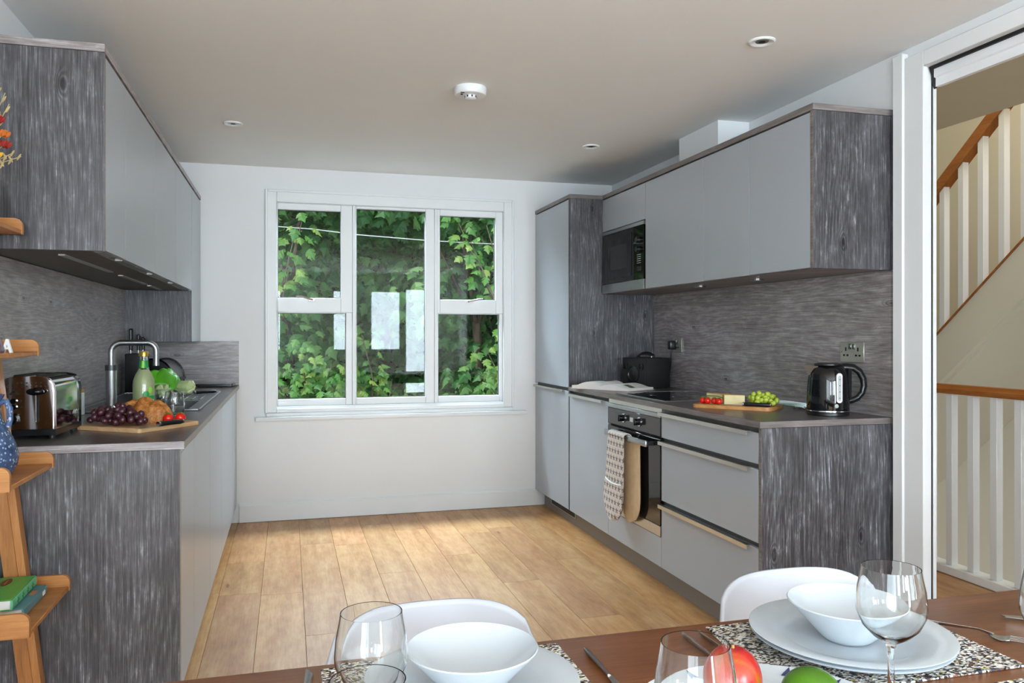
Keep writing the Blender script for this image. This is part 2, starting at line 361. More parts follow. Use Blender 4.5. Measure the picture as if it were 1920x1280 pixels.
# window opening in the back wall
WX0, WX1, WZ0, WZ1 = -.085, 1.515, .745, 2.145
struct(MB().box(XL-T, WX0, YB, YB+T, 0, ZC).box(WX1, XR+TR, YB, YB+T, 0, ZC).box(WX0, WX1, YB, YB+T, 0, WZ0).box(WX0, WX1, YB, YB+T, WZ1, ZC), 'wall_back', 'wall_paint')
sy0, sy1, sz0, sz1 = SIDE_WINDOW
struct(MB().box(XL-T, XL, sy1, YB, 0, ZC).box(XL-T, XL, YF-T, sy0, 0, ZC).box(XL-T, XL, sy0, sy1, 0, sz0).box(XL-T, XL, sy0, sy1, sz1, ZC), 'wall_left', 'wall_paint')
w6 = struct(MB().box(XL-.07, XL-.02, sy0, sy0+.05, sz0, sz1).box(XL-.07, XL-.02, sy1-.05, sy1, sz0, sz1).box(XL-.07, XL-.02, sy0+.05, sy1-.05, sz0, sz0+.05).box(XL-.07, XL-.02, sy0+.05, sy1-.05, sz1-.05, sz1).box(XL-.07, XL-.02, (sy0+sy1)/2-.025, (sy0+sy1)/2+.025, sz0+.05, sz1-.05), 'window_6', 'white_gloss')
for q0, q1 in ((sy0+.045, (sy0+sy1)/2-.02), ((sy0+sy1)/2+.02, sy1-.045)): B(XL-.05, XL-.045, q0, q1, sz0+.045, sz1-.045).build('pane', 'window_glass', w6)
DY0, DY1, DZ = .75, 2.507, 2.268        # doorway to the hall
XD, YD = 3.1, .62                      # the dining end is wider than the kitchen

struct(MB().box(XR, XR+TR, DY1, YB, 0, ZC).box(XR, XR+TR, YD, DY0, 0, ZC).box(XR, XR+TR, DY0, DY1, DZ, ZC), 'wall_right', 'wall_paint')
struct(MB().box(XR+TR, XD, YD, YD+.1, 0, ZC).box(XD, XD+T, YF-T, YD+.1, 0, ZC), 'wall_dining', 'wall_paint')
fw = MB(); xs = [XL-T]+[v for w in FRONT_WINDOWS for v in w[:2]]+[XD+T]
for i in range(0, len(xs), 2): fw.box(xs[i], xs[i+1], YF-.12, YF, 0, ZC)
for a, b, c, d in FRONT_WINDOWS: fw.box(a, b, YF-.12, YF, 0, c); fw.box(a, b, YF-.12, YF, d, ZC)
struct(fw, 'wall_front', 'wall_paint')
for i, (a, b, c, d) in enumerate(FRONT_WINDOWS):
    f = MB().box(a, a+.04, YF-.09, YF-.03, c, d).box(b-.04, b, YF-.09, YF-.03, c, d).box(a+.04, b-.04, YF-.09, YF-.03, c, c+.05).box(a+.04, b-.04, YF-.09, YF-.03, d-.05, d)
    w = struct(f, 'window_%d' % (i+2), 'white_gloss')
    B(a+.035, b-.035, YF-.06, YF-.055, c+.045, d-.045).build('pane', 'window_glass', w)
struct(MB().box(XL-T, XR+TR, YD, YB+T, ZC, ZC+.12).box(XL-T, XD+T, YF-T, YD, ZC, ZC+.12), 'ceiling', 'ceiling_paint')
# oak floor, plank by plank
fl = struct(MB().box(XL-T, XR+TR-.001, YD, YB+T, -.06, -.0145).box(XL-T, XD+T, YF-T, YD, -.06, -.0145), 'floor', 'gap_black', at=(0, 0, 0))
ends = {-1: (4.048, 4.605), 0: (4.0, 5.2), 1: (3.416, 4.9), 2: (4.829, 3.3), 3: (4.2, 5.3), 4: (3.62, 5.1), 5: (4.442, 3.0), 6: (3.879, 4.9), 7: (3.3, 5.0), 8: (4.2,), -2: (4.098,), -3: (3.5,), -4: (4.4,)}
PW = .1945; pm = {}
for k in range(-5, 17):
    x0 = -.125+PW*k; x1 = x0+PW
    x0 = max(x0, XL); x1 = min(x1, XD)
    if x1-x0 < .02: continue
    e = sorted(ends.get(k, (2.2+.37*(k % 4),)))
    ys = [YB-.006]; 
    for v in reversed(e): ys.append(v)
    v = e[0]
    while v > YF+.5:
        v -= 1.5+random.random()*.5
        ys.append(max(v, YF))
    ys = sorted(set(ys))
    if x1 > XR: ys = [v for v in ys if v < YD-.1]+[YD]
    for a, b in zip(ys, ys[1:]):
        if b-a < .05: continue
        B(x0+.0006, x1-.0006, a+.0006, b-.0006, -.014, 0, .0007).build('plank', 'oak_floor', fl)
# skirting board
struct(MB().prism([(YB-.018, 0.003), (YB, 0.003), (YB, .122), (YB-.008, .122), (YB-.018, .112)], 'x', -.31, 1.80), 'baseboard_back', 'white_gloss')
struct(MB().prism([(XL, 0.003), (XL+.018, 0.003), (XL+.018, .112), (XL+.008, .122), (XL, .122)], 'y', YF, 2.25), 'baseboard_left', 'white_gloss')
# boxed-in flue above the right wall cabinets
struct(B(2.166, XR, 3.73, 4.16, 2.153, ZC), 'trim_1', 'wall_paint')

# ---- kitchen window
w1 = struct(MB().box(WX0-.055, WX0+.012, YB-.02, YB, WZ0-.02, WZ1+.068, .004).box(WX1-.012, WX1+.055, YB-.02, YB, WZ0-.02, WZ1+.068, .004)
            .box(WX0+.012, WX1-.012, YB-.02, YB, WZ1-.008, WZ1+.068, .004).box(WX0+.012, WX1-.012, YB-.02, YB, WZ0-.022, WZ0+.006, .004), 'window_1', 'white_gloss')
MB().box(WX0-.062, WX0-.045, YB-.026, YB, WZ0-.02, WZ1+.076, .003).box(WX1+.045, WX1+.062, YB-.026, YB, WZ0-.02, WZ1+.076, .003).box(WX0-.045, WX1+.045, YB-.026, YB, WZ1+.058, WZ1+.076, .003).build('outer_moulding', 'white_gloss', w1)
B(WX0-.12, WX1+.155, YB-.05, YB+.01, .672, .70, .004, 2).build('window_sill', 'white_gloss', w1)
B(WX0-.055, WX1+.055, YB-.022, YB, .70, .724, .003).build('apron_moulding', 'white_gloss', w1)
MB().box(WX0, WX0+.012, YB, YB+.13, WZ0, WZ1).box(WX1-.012, WX1, YB, YB+.13, WZ0, WZ1).box(WX0+.012, WX1-.012, YB, YB+.13, WZ1-.008, WZ1).box(WX0+.012, WX1-.012, YB, YB+.13, WZ0, WZ0+.02).build('jamb_lining', 'white_gloss', w1)
FY0, FY1 = YB+.014, YB+.075
def sash(x0, x1, z0, z1, l, r, b, t, name, y0=FY0, y1=FY1):
    return MB().box(x0, x0+l, y0, y1, z0, z1, .003).box(x1-r, x1, y0, y1, z0, z1, .003).box(x0+l, x1-r, y0, y1, z0, z0+b, .003).box(x0+l, x1-r, y0, y1, z1-t, z1, .003).build(name, 'white_gloss', w1)
for x in (.428, 1.0): B(x, x+.02, YB+.004, YB+.09, WZ0+.02, WZ1-.008, .003).build('mullion', 'white_gloss', w1)
def pane(o, x0, x1, z0, z1, y=YB+.05): return B(x0, x1, y, y+.004, z0, z1).build('pane', 'window_glass', o)
def bead(o, x0, x1, z0, z1, y=YB+.046):   # dark gasket round a pane
    MB().box(x0-.004, x0+.003, y, y+.012, z0, z1).box(x1-.003, x1+.004, y, y+.012, z0, z1).box(x0, x1, y, y+.012, z0-.004, z0+.003).box(x0, x1, y, y+.012, z1-.003, z1+.004).build('gasket', 'black_matte', o)
for sx0, sx1, gl, gr in ((WX0+.012, .428, -.066, .35), (1.02, WX1-.012, 1.04, 1.45)):
    up = sash(sx0, sx1, 1.40, 2.137, gl-sx0, sx1-gr, .098, .042, 'upper_sash'); pane(up, gl, gr, 1.498, 2.095); bead(up, gl, gr, 1.498, 2.095)
    l2, r2 = (gl, gr+.035) if gl < 0 else (gl-.01, gr+.03)
    lo = sash(sx0, sx1, WZ0+.02, 1.40, l2-sx0, sx1-r2, .045, .006, 'lower_sash', FY0+.01, FY1); pane(lo, l2, r2, .81, 1.394); bead(lo, l2, r2, .81, 1.394)
    c = (gl+gr)/2
    hd = MB().box(c-.01, c+.035, FY0-.012, FY0, 1.474, 1.492, .003).tube([(c+.02, FY0-.018, 1.486), (c-.01, FY0-.03, 1.492), (c-.05, FY0-.034, 1.504), (c-.09, FY0-.034, 1.506)] if gl < 0 else [(c, FY0-.018, 1.484), (c+.03, FY0-.03, 1.492), (c+.07, FY0-.034, 1.5), (c+.1, FY0-.034, 1.502)], .006, 8).build('window_handle', 'chrome', up)
cs = sash(.448, 1.0, WZ0+.02, 2.137, .008, .062, .045, .018, 'fixed_light'); pane(cs, .455, .94, .81, 2.119); bead(cs, .455, .94, .81, 2.119)
B(WX0-.1, WX1+.1, YB+T, YB+T+.08, .70, .745).build('outer_sill', 'white_gloss', w1)

# ---- doorway to the hall
d1 = struct(MB().box(XR-.022, XR, DY1-.005, 2.60, 0, 2.33, .003).box(XR-.022, XR, DY0-.1, DY0+.005, 0, 2.33, .003).box(XR-.022, XR, DY0+.005, DY1-.005, DZ, 2.33, .003), 'door_1', 'white_gloss')
MB().box(XR-.03, XR, 2.60, 2.655, 0, 2.352, .004).build('outer_architrave', 'white_gloss', d1)
B(XR+.019, XR+.0225, DY1-.004, DY1-.0005, 0, DZ-.001).build('door_seal', 'black_matte', d1)
B(XR+.024, XR+.0395, DY1-.006, DY1-.0005, 0, 2.19, .001).build('guide_post', 'white_gloss', d1)
B(XR+.001, XR+.012, DY0+.03, DY1-.012, DZ-.012, DZ-.0005).build('track_slot', 'gap_black', d1)
MB().prism([(XR+.002, DZ-.001), (XR+.034, DZ-.001), (XR+.034, 2.205), (XR+.026, 2.185), (XR+.018, 2.205), (XR+.014, 2.235)], 'y', DY1-.02, DY1-.0066).build('track_end_cap', 'black_satin', d1)
MB().prism([(XR+.012, 2.256), (XR+.038, 2.256), (XR+.039, 2.19), (XR+.02, 2.19), (XR+.02, 2.222), (XR+.012, 2.226)], 'y', DY0+.04, DY1-.021).build('track_rail', 'white_plastic', d1)

# ---- hall and stairwell beyond the doorway
HX = 3.38
struct(B(XR+TR, HX+.06, YD+.1, 7.0, -.06, -.002), 'floor_hall', 'oak_floor')
struct(B(XR, XR+TR, YB+T, 7.0, 0, ZC), 'wall_hall_near', 'hall_paint')
struct(B(XR+TR, HX, YD+.1, 7.0, ZC, ZC+.25), 'ceiling_hall', 'hall_paint')
struct(B(XD+T, 5.3, YD-.02, YD+.1, -2.6, 4.7), 'wall_hall_start', 'hall_paint')
struct(B(HX, 5.3, YD, 7.12, 4.701, 4.8), 'ceiling_stairwell', 'hall_paint')
struct(B(5.15, 5.3, YD+.1, 7.0, -2.6, 4.7), 'wall_stairwell', 'hall_paint')
struct(B(XR+TR, 5.3, 7.0, 7.12, -2.6, 4.7), 'wall_hall_end', 'hall_paint')
struct(B(HX+.001, HX+.06, YD+.1, 7.0, ZC+.001, 4.7), 'wall_landing_above', 'hall_paint')
struct(B(HX+.061, 5.15, YD+.1, 7.0, -2.7, -2.6), 'floor_stairwell', 'oak_floor')
# landing balustrade
lb = thing('balustrade', 'level landing balustrade with white spindles under an oak handrail', 'balustrade', (HX-.03, 3.2, 0))
B(HX-.075, HX+.015, 1.2, 6.2, 0, .045, .004).build('base_rail', 'white_gloss', lb)
MB().prism([(HX-.065, .94), (HX+.005, .94), (HX+.012, .965), (HX-.005, .988), (HX-.055, .988), (HX-.072, .965)], 'y', 1.2, 6.2).build('handrail', 'oak_handrail', lb)
y = 1.36
sp = B(HX-.05, HX-.01, 1.34, 1.38, .045, .94, .002).build('spindle', 'white_gloss', lb)
for i in range(1, 36):
    o = link(sp.copy()); o.parent = lb; o.location = (0, .1365*i-.003, 0)
# rising flight with its own balustrade
SX = 4.2
zl = lambda y: 1.216+(4.402-y)*.86          # top of the string
stf = thing('staircase', 'rising staircase with cream string and oak nosings beyond the doorway', 'staircase', (SX, 4.0, 0))
MB().prism([(6.4, zl(6.4)), (1.4, zl(1.4)), (1.4, zl(1.4)-.33), (6.4, zl(6.4)-.33)], 'x', SX-.02, SX+.02).build('string', 'hall_paint', stf)
MB().prism([(6.4, zl(6.4)-.30), (1.4, zl(1.4)-.30), (1.4, zl(1.4)-.36), (6.4, zl(6.4)-.36)], 'x', SX+.021, 5.148).build('soffit', 'hall_paint', stf)
for i in range(14):
    y0 = 5.6-.26*i; zt = zl(y0)-.02
    B(SX+.021, 5.148, y0-.27, y0, zt-.035, zt).build('tread', 'oak_handrail', stf)
sb = thing('stair_balustrade', 'sloping stair balustrade with white spindles and dark oak handrail', 'balustrade', (SX, 4.0, zl(4.0)))
zh = lambda y: zl(y)+1.02
MB().prism([(6.2, zl(6.2)+.002), (1.6, zl(1.6)+.002), (1.6, zl(1.6)+.014), (6.2, zl(6.2)+.014)], 'x', SX-.03, SX+.03).build('capping', 'oak_handrail', sb)
MB().prism([(6.2, zh(6.2)-.09), (1.6, zh(1.6)-.09), (1.6, zh(1.6)), (6.2, zh(6.2))], 'x', SX-.035, SX+.035).build('handrail', 'oak_handrail', sb)
sp = MB().prism([(4.35, zl(4.35)+.014), (4.31, zl(4.31)+.014), (4.31, zh(4.31)-.09), (4.35, zh(4.35)-.09)], 'x', SX-.022, SX+.022).build('spindle', 'white_gloss', sb)
for i in range(-8, 14):
    if i == 0: continue
    o = link(sp.copy()); o.parent = sb; o.location = (0, -.153*i, .153*i*.86)

# ------------------------------------------------------------------ right-hand run
ZW, ZWB = .915, .89            # worktop top and underside
ZT0, ZU = 2.128, 1.508         # top of doors, underside of wall cabinets
YN = 2.682
Y1, Y2, Y3, Y4 = 3.129, 3.533, 4.20, 4.843
def edge_pull(o, x, y0, y1, z, s=-1):
    """lipped steel pull along the top edge of a front; s = side the room lies on"""
    return MB().box(min(x, x+s*.022), max(x, x+s*.022), y0, y1, z, z+.003).box(min(x+s*.019, x+s*.022), max(x+s*.019, x+s*.022), y0, y1, z-.014, z).build('handle', 'handle_steel', o)
def door(o, x, y0, y1, z0, z1, s=-1, name='door', t=.019):
    return B(min(x, x-s*t), max(x, x-s*t), y0+.0015, y1-.0015, z0, z1, .0012).build(name, 'satin_grey', o)
def carcass(o, x0, x1, y0, y1, z0, z1): return B(x0, x1, y0+.001, y1-.001, z0, z1).build('carcass', 'carcass_grey', o)
# tall fridge housing
t = thing('tall_cabinet', 'tall grey fridge cabinet with two doors against the window wall', 'cabinet', (2.05, 5.2, 0))
B(XRT, 2.349, Y4, Y4+.018, .119, ZT0, .001).build('side_panel', 'grey_wood_upright', t)
carcass(t, XRT+.022, 2.349, Y4+.018, YB-.002, .12, ZT0-.004)
d = door(t, XRT, Y4+.004, YB-.006, .906, ZT0-.008); d = door(t, XRT, Y4+.004, YB-.006, .118, .882)
MB().box(XRT-.018, XRT, Y4+.1, YB-.01, .884, .887).box(XRT-.018, XRT-.015, Y4+.1, YB-.01, .874, .884).build('handle', 'handle_steel', d)
B(XRT-.001, 2.349, Y4-.001, YB-.001, ZT0, 2.153, .001).build('top_board', 'edge_wood', t)
# base door cabinet
t = thing('base_cabinet', 'grey base cabinet with one door under the open cookbook', 'cabinet', (2.05, (Y3+Y4)/2, 0))
carcass(t, XRT+.022, 2.349, Y3, Y4-.001, .12, ZWB-.002); d = door(t, XRT, Y3, Y4, .118, .868); edge_pull(d, XRT, Y3+.06, Y4-.03, .87)
# oven cabinet and oven
t = thing('oven_cabinet', 'grey built-in oven housing with blank panel below the oven', 'cabinet', (2.05, (Y2+Y3)/2, 0))
MB().box(XRT+.022, 2.349, Y2+.001, Y2+.019, .12, ZWB-.002).box(XRT+.022, 2.349, Y3-.019, Y3-.001, .12, ZWB-.002).box(XRT+.022, 2.349, Y2+.019, Y3-.019, .12, .255).box(2.33, 2.349, Y2+.019, Y3-.019, .255, ZWB-.002).build('carcass', 'carcass_grey', t)
door(t, XRT, Y2, Y3, .118, .262, name='blank_panel')
B(XRT+.004, XRT+.022, Y2+.002, Y3-.002, .866, ZWB-.003).build('top_strip', 'handle_steel', t)
ov = thing('oven', 'built-in black glass electric oven with dials and steel bar handle', 'oven', (2.0, (Y2+Y3)/2, .265))
OX = XRT-.004
B(OX+.02, 2.30, Y2+.03, Y3-.03, .268, .85).build('oven_body', 'black_matte', ov)
cp = B(OX, OX+.02, Y2+.004, Y3-.004, .752, .842, .002).build('control_panel', 'oven_grey', ov)
B(OX-.001, OX+.02, Y2+.004, Y3-.004, .843, .864, .001).build('steel_trim', 'brushed_steel', ov)
dr = B(OX, OX+.02, Y2+.004, Y3-.004, .318, .742, .002).build('oven_door', 'dark_glass', ov)
B(OX, OX+.02, Y2+.004, Y3-.004, .266, .316, .001).build('lower_trim', 'steel', ov)
for yy in (3.775, 3.975):
    k = MB().cyl((OX, yy, .80), (OX-.03, yy, .80), .019, .016, 20).box(OX-.034, OX-.004, yy-.003, yy+.003, .783, .817).build('dial', 'black_gloss', cp)
    MB().cyl((OX-.0005, yy, .80), (OX-.004, yy, .80), .024, n=20).build('dial_ring', 'chrome', k)
B(OX-.002, OX, 3.852, 3.892, .79, .812).build('display', 'display_glow', cp)
h_ = MB().box(OX-.05, OX-.036, 3.60, 4.13, .695, .725, .004, 2).build('handle', 'brushed_steel', dr)
for yy in (3.62, 4.10): B(OX-.036, OX, yy-.008, yy+.008, .70, .72).build('handle_post', 'black_satin', h_)
# drawer cabinet
t = thing('drawer_cabinet', 'grey drawer cabinet of three wide drawers beside the oven', 'cabinet', (2.05, (YN+Y2)/2, 0))
carcass(t, XRT+.022, 2.349, YN+.019, Y2, .12, ZWB-.002)
for z0, z1, zh_ in ((.749, .868, .87), (.444, .728, .73), (.118, .422, .424)):
    d = door(t, XRT, YN+.022, Y2, z0, z1, name='drawer'); edge_pull(d, XRT, YN+.07, Y2-.004, zh_)
t = props(B(XRT, 2.349, YN, YN+.018, 0, ZWB-.001, .001).build('end_panel', 'grey_wood_upright'), 'grey wood-effect end panel closing the drawer run below the kettle', 'panel')
B(XRT-.0006, XRT+.003, YN+.0004, YN+.0176, 0, ZWB-.002).build('edge_strip', 'edge_wood', t)
t = props(B(1.8095, 1.825, YN+.02, YB-.03, 0.001, .117).build('kickboard', 'plinth_grey'), 'brown-grey kickboard along the floor under the right-hand cabinets', 'kickboard')
B(1.806, 1.8095, 4.90, 5.40, .045, .10, .001).build('vent_frame', 'steel', t)
for i in range(7): B(1.804, 1.8095, 4.915, 5.385, .052+.006*i, .055+.006*i).build('vent_slat', 'gap_black', t)
# worktop and splashback
wt = props(B(XRT-.008, 2.349, YN-.003, Y4-.0005, ZWB, ZW, .0012).build('worktop', 'worktop_wood'), 'long grey wood worktop over the oven and drawers', 'worktop')
MB().box(XRT-.0095, XRT-.0078, YN-.004, Y4-.001, ZWB+.0005, ZW-.0008).box(XRT-.0095, 2.349, YN-.0045, YN-.0028, ZWB+.0005, ZW-.0008).build('edge_strip', 'edge_wood', wt)
props(B(2.338, 2.3495, YN-.0, Y4-.001, ZW+.0005, ZU-.001).build('splashback', 'grey_wood_level'), 'grey wood-effect splashback behind the kettle and hob', 'splashback')
# wall cabinets
wc_lab = [('wall_cabinet', YN+.018, Y1, 'grey wall cabinet at the doorway end above the kettle'), ('wall_cabinet', Y1, Y2, 'narrow grey wall cabinet second from the doorway end'), ('wall_cabinet', Y2, Y3, 'grey wall cabinet right beside the microwave')]
for n, a, b, lab in wc_lab:
    t = thing(n, lab, 'cabinet', (2.16, (a+b)/2, ZU), group='right wall cabinets')
    carcass(t, XRW+.021, 2.349, a, b, ZU+.014, ZT0-.002); door(t, XRW, a, b, ZU+.004, ZT0-.008)
t = thing('microwave_cabinet', 'grey wall cabinet with short flap above the microwave', 'cabinet', (2.16, (Y3+Y4)/2, ZU), group='right wall cabinets')
MB().box(XRW+.021, 2.349, Y3+.001, Y3+.017, ZU+.014, ZT0-.002).box(XRW+.021, 2.349, Y4-.018, Y4-.002, ZU+.014, ZT0-.002).box(XRW+.021, 2.349, Y3+.017, Y4-.018, 1.915, ZT0-.002).box(2.33, 2.349, Y3+.017, Y4-.018, ZU+.014, 1.915).build('carcass', 'carcass_grey', t)
door(t, XRW, Y3, Y4, 1.912, ZT0-.008, name='flap_door')
mw = thing('microwave', 'built-in black glass microwave with steel strips beside the tall cabinet', 'microwave', (2.15, (Y3+Y4)/2, 1.52))
mx = XRW-.006
B(mx+.02, 2.31, Y3+.025, Y4-.03, 1.524, 1.89).build('body', 'black_matte', mw)
B(mx, mx+.02, Y3+.012, Y4-.006, 1.57, 1.884, .002).build('front_glass', 'dark_glass', mw)
B(mx-.002, mx+.02, Y3+.012, Y4-.006, 1.512, 1.569, .001).build('lower_trim', 'brushed_steel', mw)
B(mx-.002, mx+.02, Y3+.012, Y4-.006, 1.885, 1.905, .001).build('upper_trim', 'brushed_steel', mw)
dd = MB().box(mx-.003, mx, 4.375, 4.735, 1.597, 1.857, .001).build('door', 'black_gloss', mw)
B(mx-.0045, mx-.003, 4.44, 4.69, 1.65, 1.80).build('door_window', 'oven_grey', dd)
for zz in (1.80, 1.745): MB().cyl((mx, 4.275, zz), (mx-.02, 4.275, zz), .019, .017, 18).build('dial', 'black_satin', mw)
B(mx-.003, mx, 4.25, 4.30, 1.622, 1.645).build('door_button', 'black_satin', mw)
for i in range(5): B(mx-.0015, mx, 4.25, 4.30, 1.665+.012*i, 1.667+.012*i).build('print_line', 'white_print', mw)
t = props(B(XRW, 2.349, YN, YN+.0175, ZU, ZT0-.001, .001).build('end_panel', 'grey_wood_upright'), 'grey wood-effect end panel of the right wall cabinets by the doorway', 'panel')
B(XRW-.0006, XRW+.003, YN+.0004, YN+.017, ZU, ZT0-.002).build('edge_strip', 'edge_wood', t)
props(B(XRW-.002, 2.349, YN-.002, Y4-.002, ZT0, 2.153, .001).build('top_board', 'edge_wood'), 'grey wood top board running along the right wall cabinets', 'board')
t = props(B(XRW+.03, 2.349, YN+.018, Y4-.004, ZU+.002, ZU+.0135).build('underside_board', 'edge_wood'), 'brown-grey underside panel below the right wall cabinets', 'panel')
for yy in (3.33, 3.87): MB().cyl((2.14, yy, ZU-.004), (2.14, yy, ZU+.002), .032, n=24).build('light_disc', 'chrome', t)

# ------------------------------------------------------------------ left-hand run
LYN = 2.737; LY = [2.755, 3.0735, 3.744, 4.374, 5.085]
labs = ['narrow grey wall cabinet nearest the oak ladder shelf', 'grey wall cabinet over the toaster and canister', 'grey wall cabinet over the steel tap', 'grey wall cabinet over the knife block']
for i in range(4):
    a, b = LY[i], LY[i+1]
    t = thing('wall_cabinet', labs[i], 'cabinet', (-.74, (a+b)/2, ZU), group='left wall cabinets')
    carcass(t, XL+.001, XLW-.021, a, b, ZU+.014, ZT0-.002); d = door(t, XLW, a, b, ZU+.004, ZT0-.01, s=1)
    MB().box(XLW-.045, XLW-.021, a+.06, b-.06, ZU+.004, ZU+.0135).build('grip_rail', 'handle_steel', d)
t = thing('corner_wall_cabinet', 'deeper-hung grey wall cabinet in the corner by the window wall', 'cabinet', (-.74, 5.33, 1.206))
B(XL+.001, XLW-.001, LY[4], LY[4]+.018, 1.206, ZU+.0, .001).build('side_panel', 'grey_wood_upright', t)
carcass(t, XL+.001, XLW-.021, LY[4]+.019, YB-.002, 1.215, ZT0-.002); door(t, XLW, LY[4]+.006, YB-.006, 1.206, ZT0-.01, s=1)
B(XL+.001, XLW-.021, LY[4]+.019, YB-.003, 1.206, 1.2145).build('base_panel', 'carcass_grey', t)
t = props(B(XL+.001, XLW, LYN, LYN+.0175, ZU, ZT0-.001, .001).build('end_panel', 'grey_wood_upright'), 'grey wood-effect end panel of the left wall cabinets', 'panel')
B(XLW-.003, XLW+.0006, LYN+.0004, LYN+.017, ZU, ZT0-.002).build('edge_strip', 'edge_wood', t)
props(B(XL+.001, XLW+.002, LYN-.002, YB-.001, ZT0, 2.153, .001).build('top_board', 'grey_wood_level'), 'grey wood top board running along the left wall cabinets', 'board')
t = props(B(XL+.001, XLW-.046, LYN+.018, LY[4]-.001, ZU+.002, ZU+.0135).build('underside_board', 'carcass_grey'), 'dark underside panel below the left wall cabinets with light strips', 'panel')
for a, b in ((2.9, 3.65), (3.85, 4.5), (4.6, 5.0)): B(-.72, -.70, a, b, ZU-.002, ZU+.002).build('light_strip', 'handle_steel', t)
# base cabinets
LB = [2.704, 3.09, 3.70, 4.33, 5.2]
labs = ['narrow white-grey base cabinet below the bread board', 'white-grey base cabinet below the near end of the sink', 'white-grey base cabinet below the sink drainer', 'white-grey base cabinet nearest the window wall']
for i in range(4):
    a, b = LB[i], LB[i+1]
    t = thing('base_cabinet', labs[i], 'cabinet', (-.62, (a+b)/2, 0), group='left base cabinets')
    if i in (1, 2): MB().box(XL+.001, XLB-.021, a+.001, a+.018, .12, ZWB-.002).box(XL+.001, XLB-.021, b-.018, b-.001, .12, ZWB-.002).box(XL+.001, XLB-.021, a+.018, b-.018, .12, .14).build('carcass', 'carcass_grey', t)
    else: carcass(t, XL+.001, XLB-.021, a, b, .12, ZWB-.002)
    d = door(t, XLB, a, b, .118, .872, s=1)
    g = min(.08, (b-a)*.2)
    MB().box(XLB-.018, XLB+.001, a+g, b-g, .8725, .8745).build('handle', 'handle_steel', d)
    B(XLB-.02, XLB-.012, a+g, b-g, .8746, ZWB-.0025).build('grip_slot', 'gap_black', d)
    MB().box(XLB-.018, XLB-.0005, a+.002, a+g-.001, .873, ZWB-.0025).box(XLB-.018, XLB-.0005, b-g+.001, b-.002, .873, ZWB-.0025).build('top_filler', 'satin_grey', d)
props(B(XL+.3, XLB, 5.2+.001, YB-.02, .118, ZWB-.002, .001).build('filler_panel', 'satin_grey'), 'plain pale grey filler panel between left base cabinets and window wall', 'panel')
props(B(XL+.06, XLB-.055, 2.71, YB-.03, .001, .117).build('kickboard', 'plinth_grey'), 'recessed kickboard under the left base cabinets', 'kickboard')
t = props(B(XL+.001, XLB+.002, 2.686, 2.703, 0, ZWB-.001, .001).build('end_panel', 'grey_wood_upright'), 'large grey wood-effect end panel behind the oak ladder shelf', 'panel')
B(XLB+.0015, XLB+.003, 2.6862, 2.7028, 0.001, ZWB-.002).build('edge_strip', 'plinth_grey', t)
# left worktop with sink cut-out
SX0, SX1, SY0, SY1 = -.875, -.372, 3.72, 4.885
lt = props(MB().box(XL+.001, XLB+.0137, 2.68, SY0+.01, ZWB, ZW).box(XL+.001, XLB+.0137, SY1-.01, YB-.002, ZWB, ZW).box(XL+.001, SX0+.01, SY0+.01, SY1-.01, ZWB, ZW).box(SX1-.01, XLB+.0137, SY0+.01, SY1-.01, ZWB, ZW).build('worktop', 'worktop_wood'), 'long grey wood worktop around the sink', 'worktop')
B(XLB+.0137, XLB+.0152, 2.679, YB-.002, ZWB+.0005, ZW-.0008).build('edge_strip', 'plinth_grey', lt)
B(XL+.001, XLB+.0137, 2.6785, 2.6799, ZWB+.0005, ZW-.0008).build('edge_strip', 'grey_wood_level', lt)
props(B(XL+.0005, XL+.012, 2.70, YB-.013, ZW+.0005, ZU-.001).build('splashback', 'grey_wood_level'), 'grey wood-effect splashback behind the toaster and tap', 'splashback')
props(B(XL+.013, XLB+.0137, YB-.0125, YB-.0005, ZW+.0005, 1.206).build('upstand', 'grey_wood_level'), 'low grey wood upstand on the window wall behind the bread bin', 'splashback')
# sink
sk = thing('sink', 'grey inset sink with bowl and ribbed drainer', 'sink', (-.62, 4.3, ZW))
bx0, bx1, by0, by1 = -.74, -.425, 3.80, 4.24
MB().box(SX0, SX1, SY0, by0, ZW+.0005, ZW+.005, .001).box(SX0, SX1, by1, SY1, ZW+.0005, ZW+.005, .001).box(SX0, bx0, by0, by1, ZW+.0005, ZW+.005).box(bx1, SX1, by0, by1, ZW+.0005, ZW+.005).build('rim', 'sink_grey', sk)
MB().box(bx0-.004, bx0, by0, by1, ZW-.17, ZW).box(bx1, bx1+.004, by0, by1, ZW-.17, ZW).box(bx0, bx1, by0-.004, by0, ZW-.17, ZW).box(bx0, bx1, by1, by1+.004, ZW-.17, ZW).box(bx0, bx1, by0, by1, ZW-.174, ZW-.17).build('bowl', 'sink_grey', sk)
MB().box(SX0, SX0+.006, SY0, SY1, ZW+.005, ZW+.009).box(SX1-.006, SX1, SY0, SY1, ZW+.005, ZW+.009).box(SX0, SX1, SY0, SY0+.006, ZW+.005, ZW+.009).box(SX0, SX1, SY1-.006, SY1, ZW+.005, ZW+.009).build('raised_edge', 'steel', sk)
for i in range(9): B(-.74+.038*i, -.73+.038*i, 4.3, 4.82, ZW+.005, ZW+.008, .001).build('drainer_rib', 'sink_grey', sk)
MB().lathe([(.0, .0), (.028, .0), (.028, .004), (.02, .005)], 24, (-.58, 4.02, ZW-.17), cap0=False).build('waste', 'chrome', sk)
MB().lathe([(.018, 0), (.02, .006), (.02, .016), (.015, .022), (.004, .024)], 20, (-.735, 4.02-.25+.0, ZW+.005)).build('overflow_knob', 'chrome', sk)
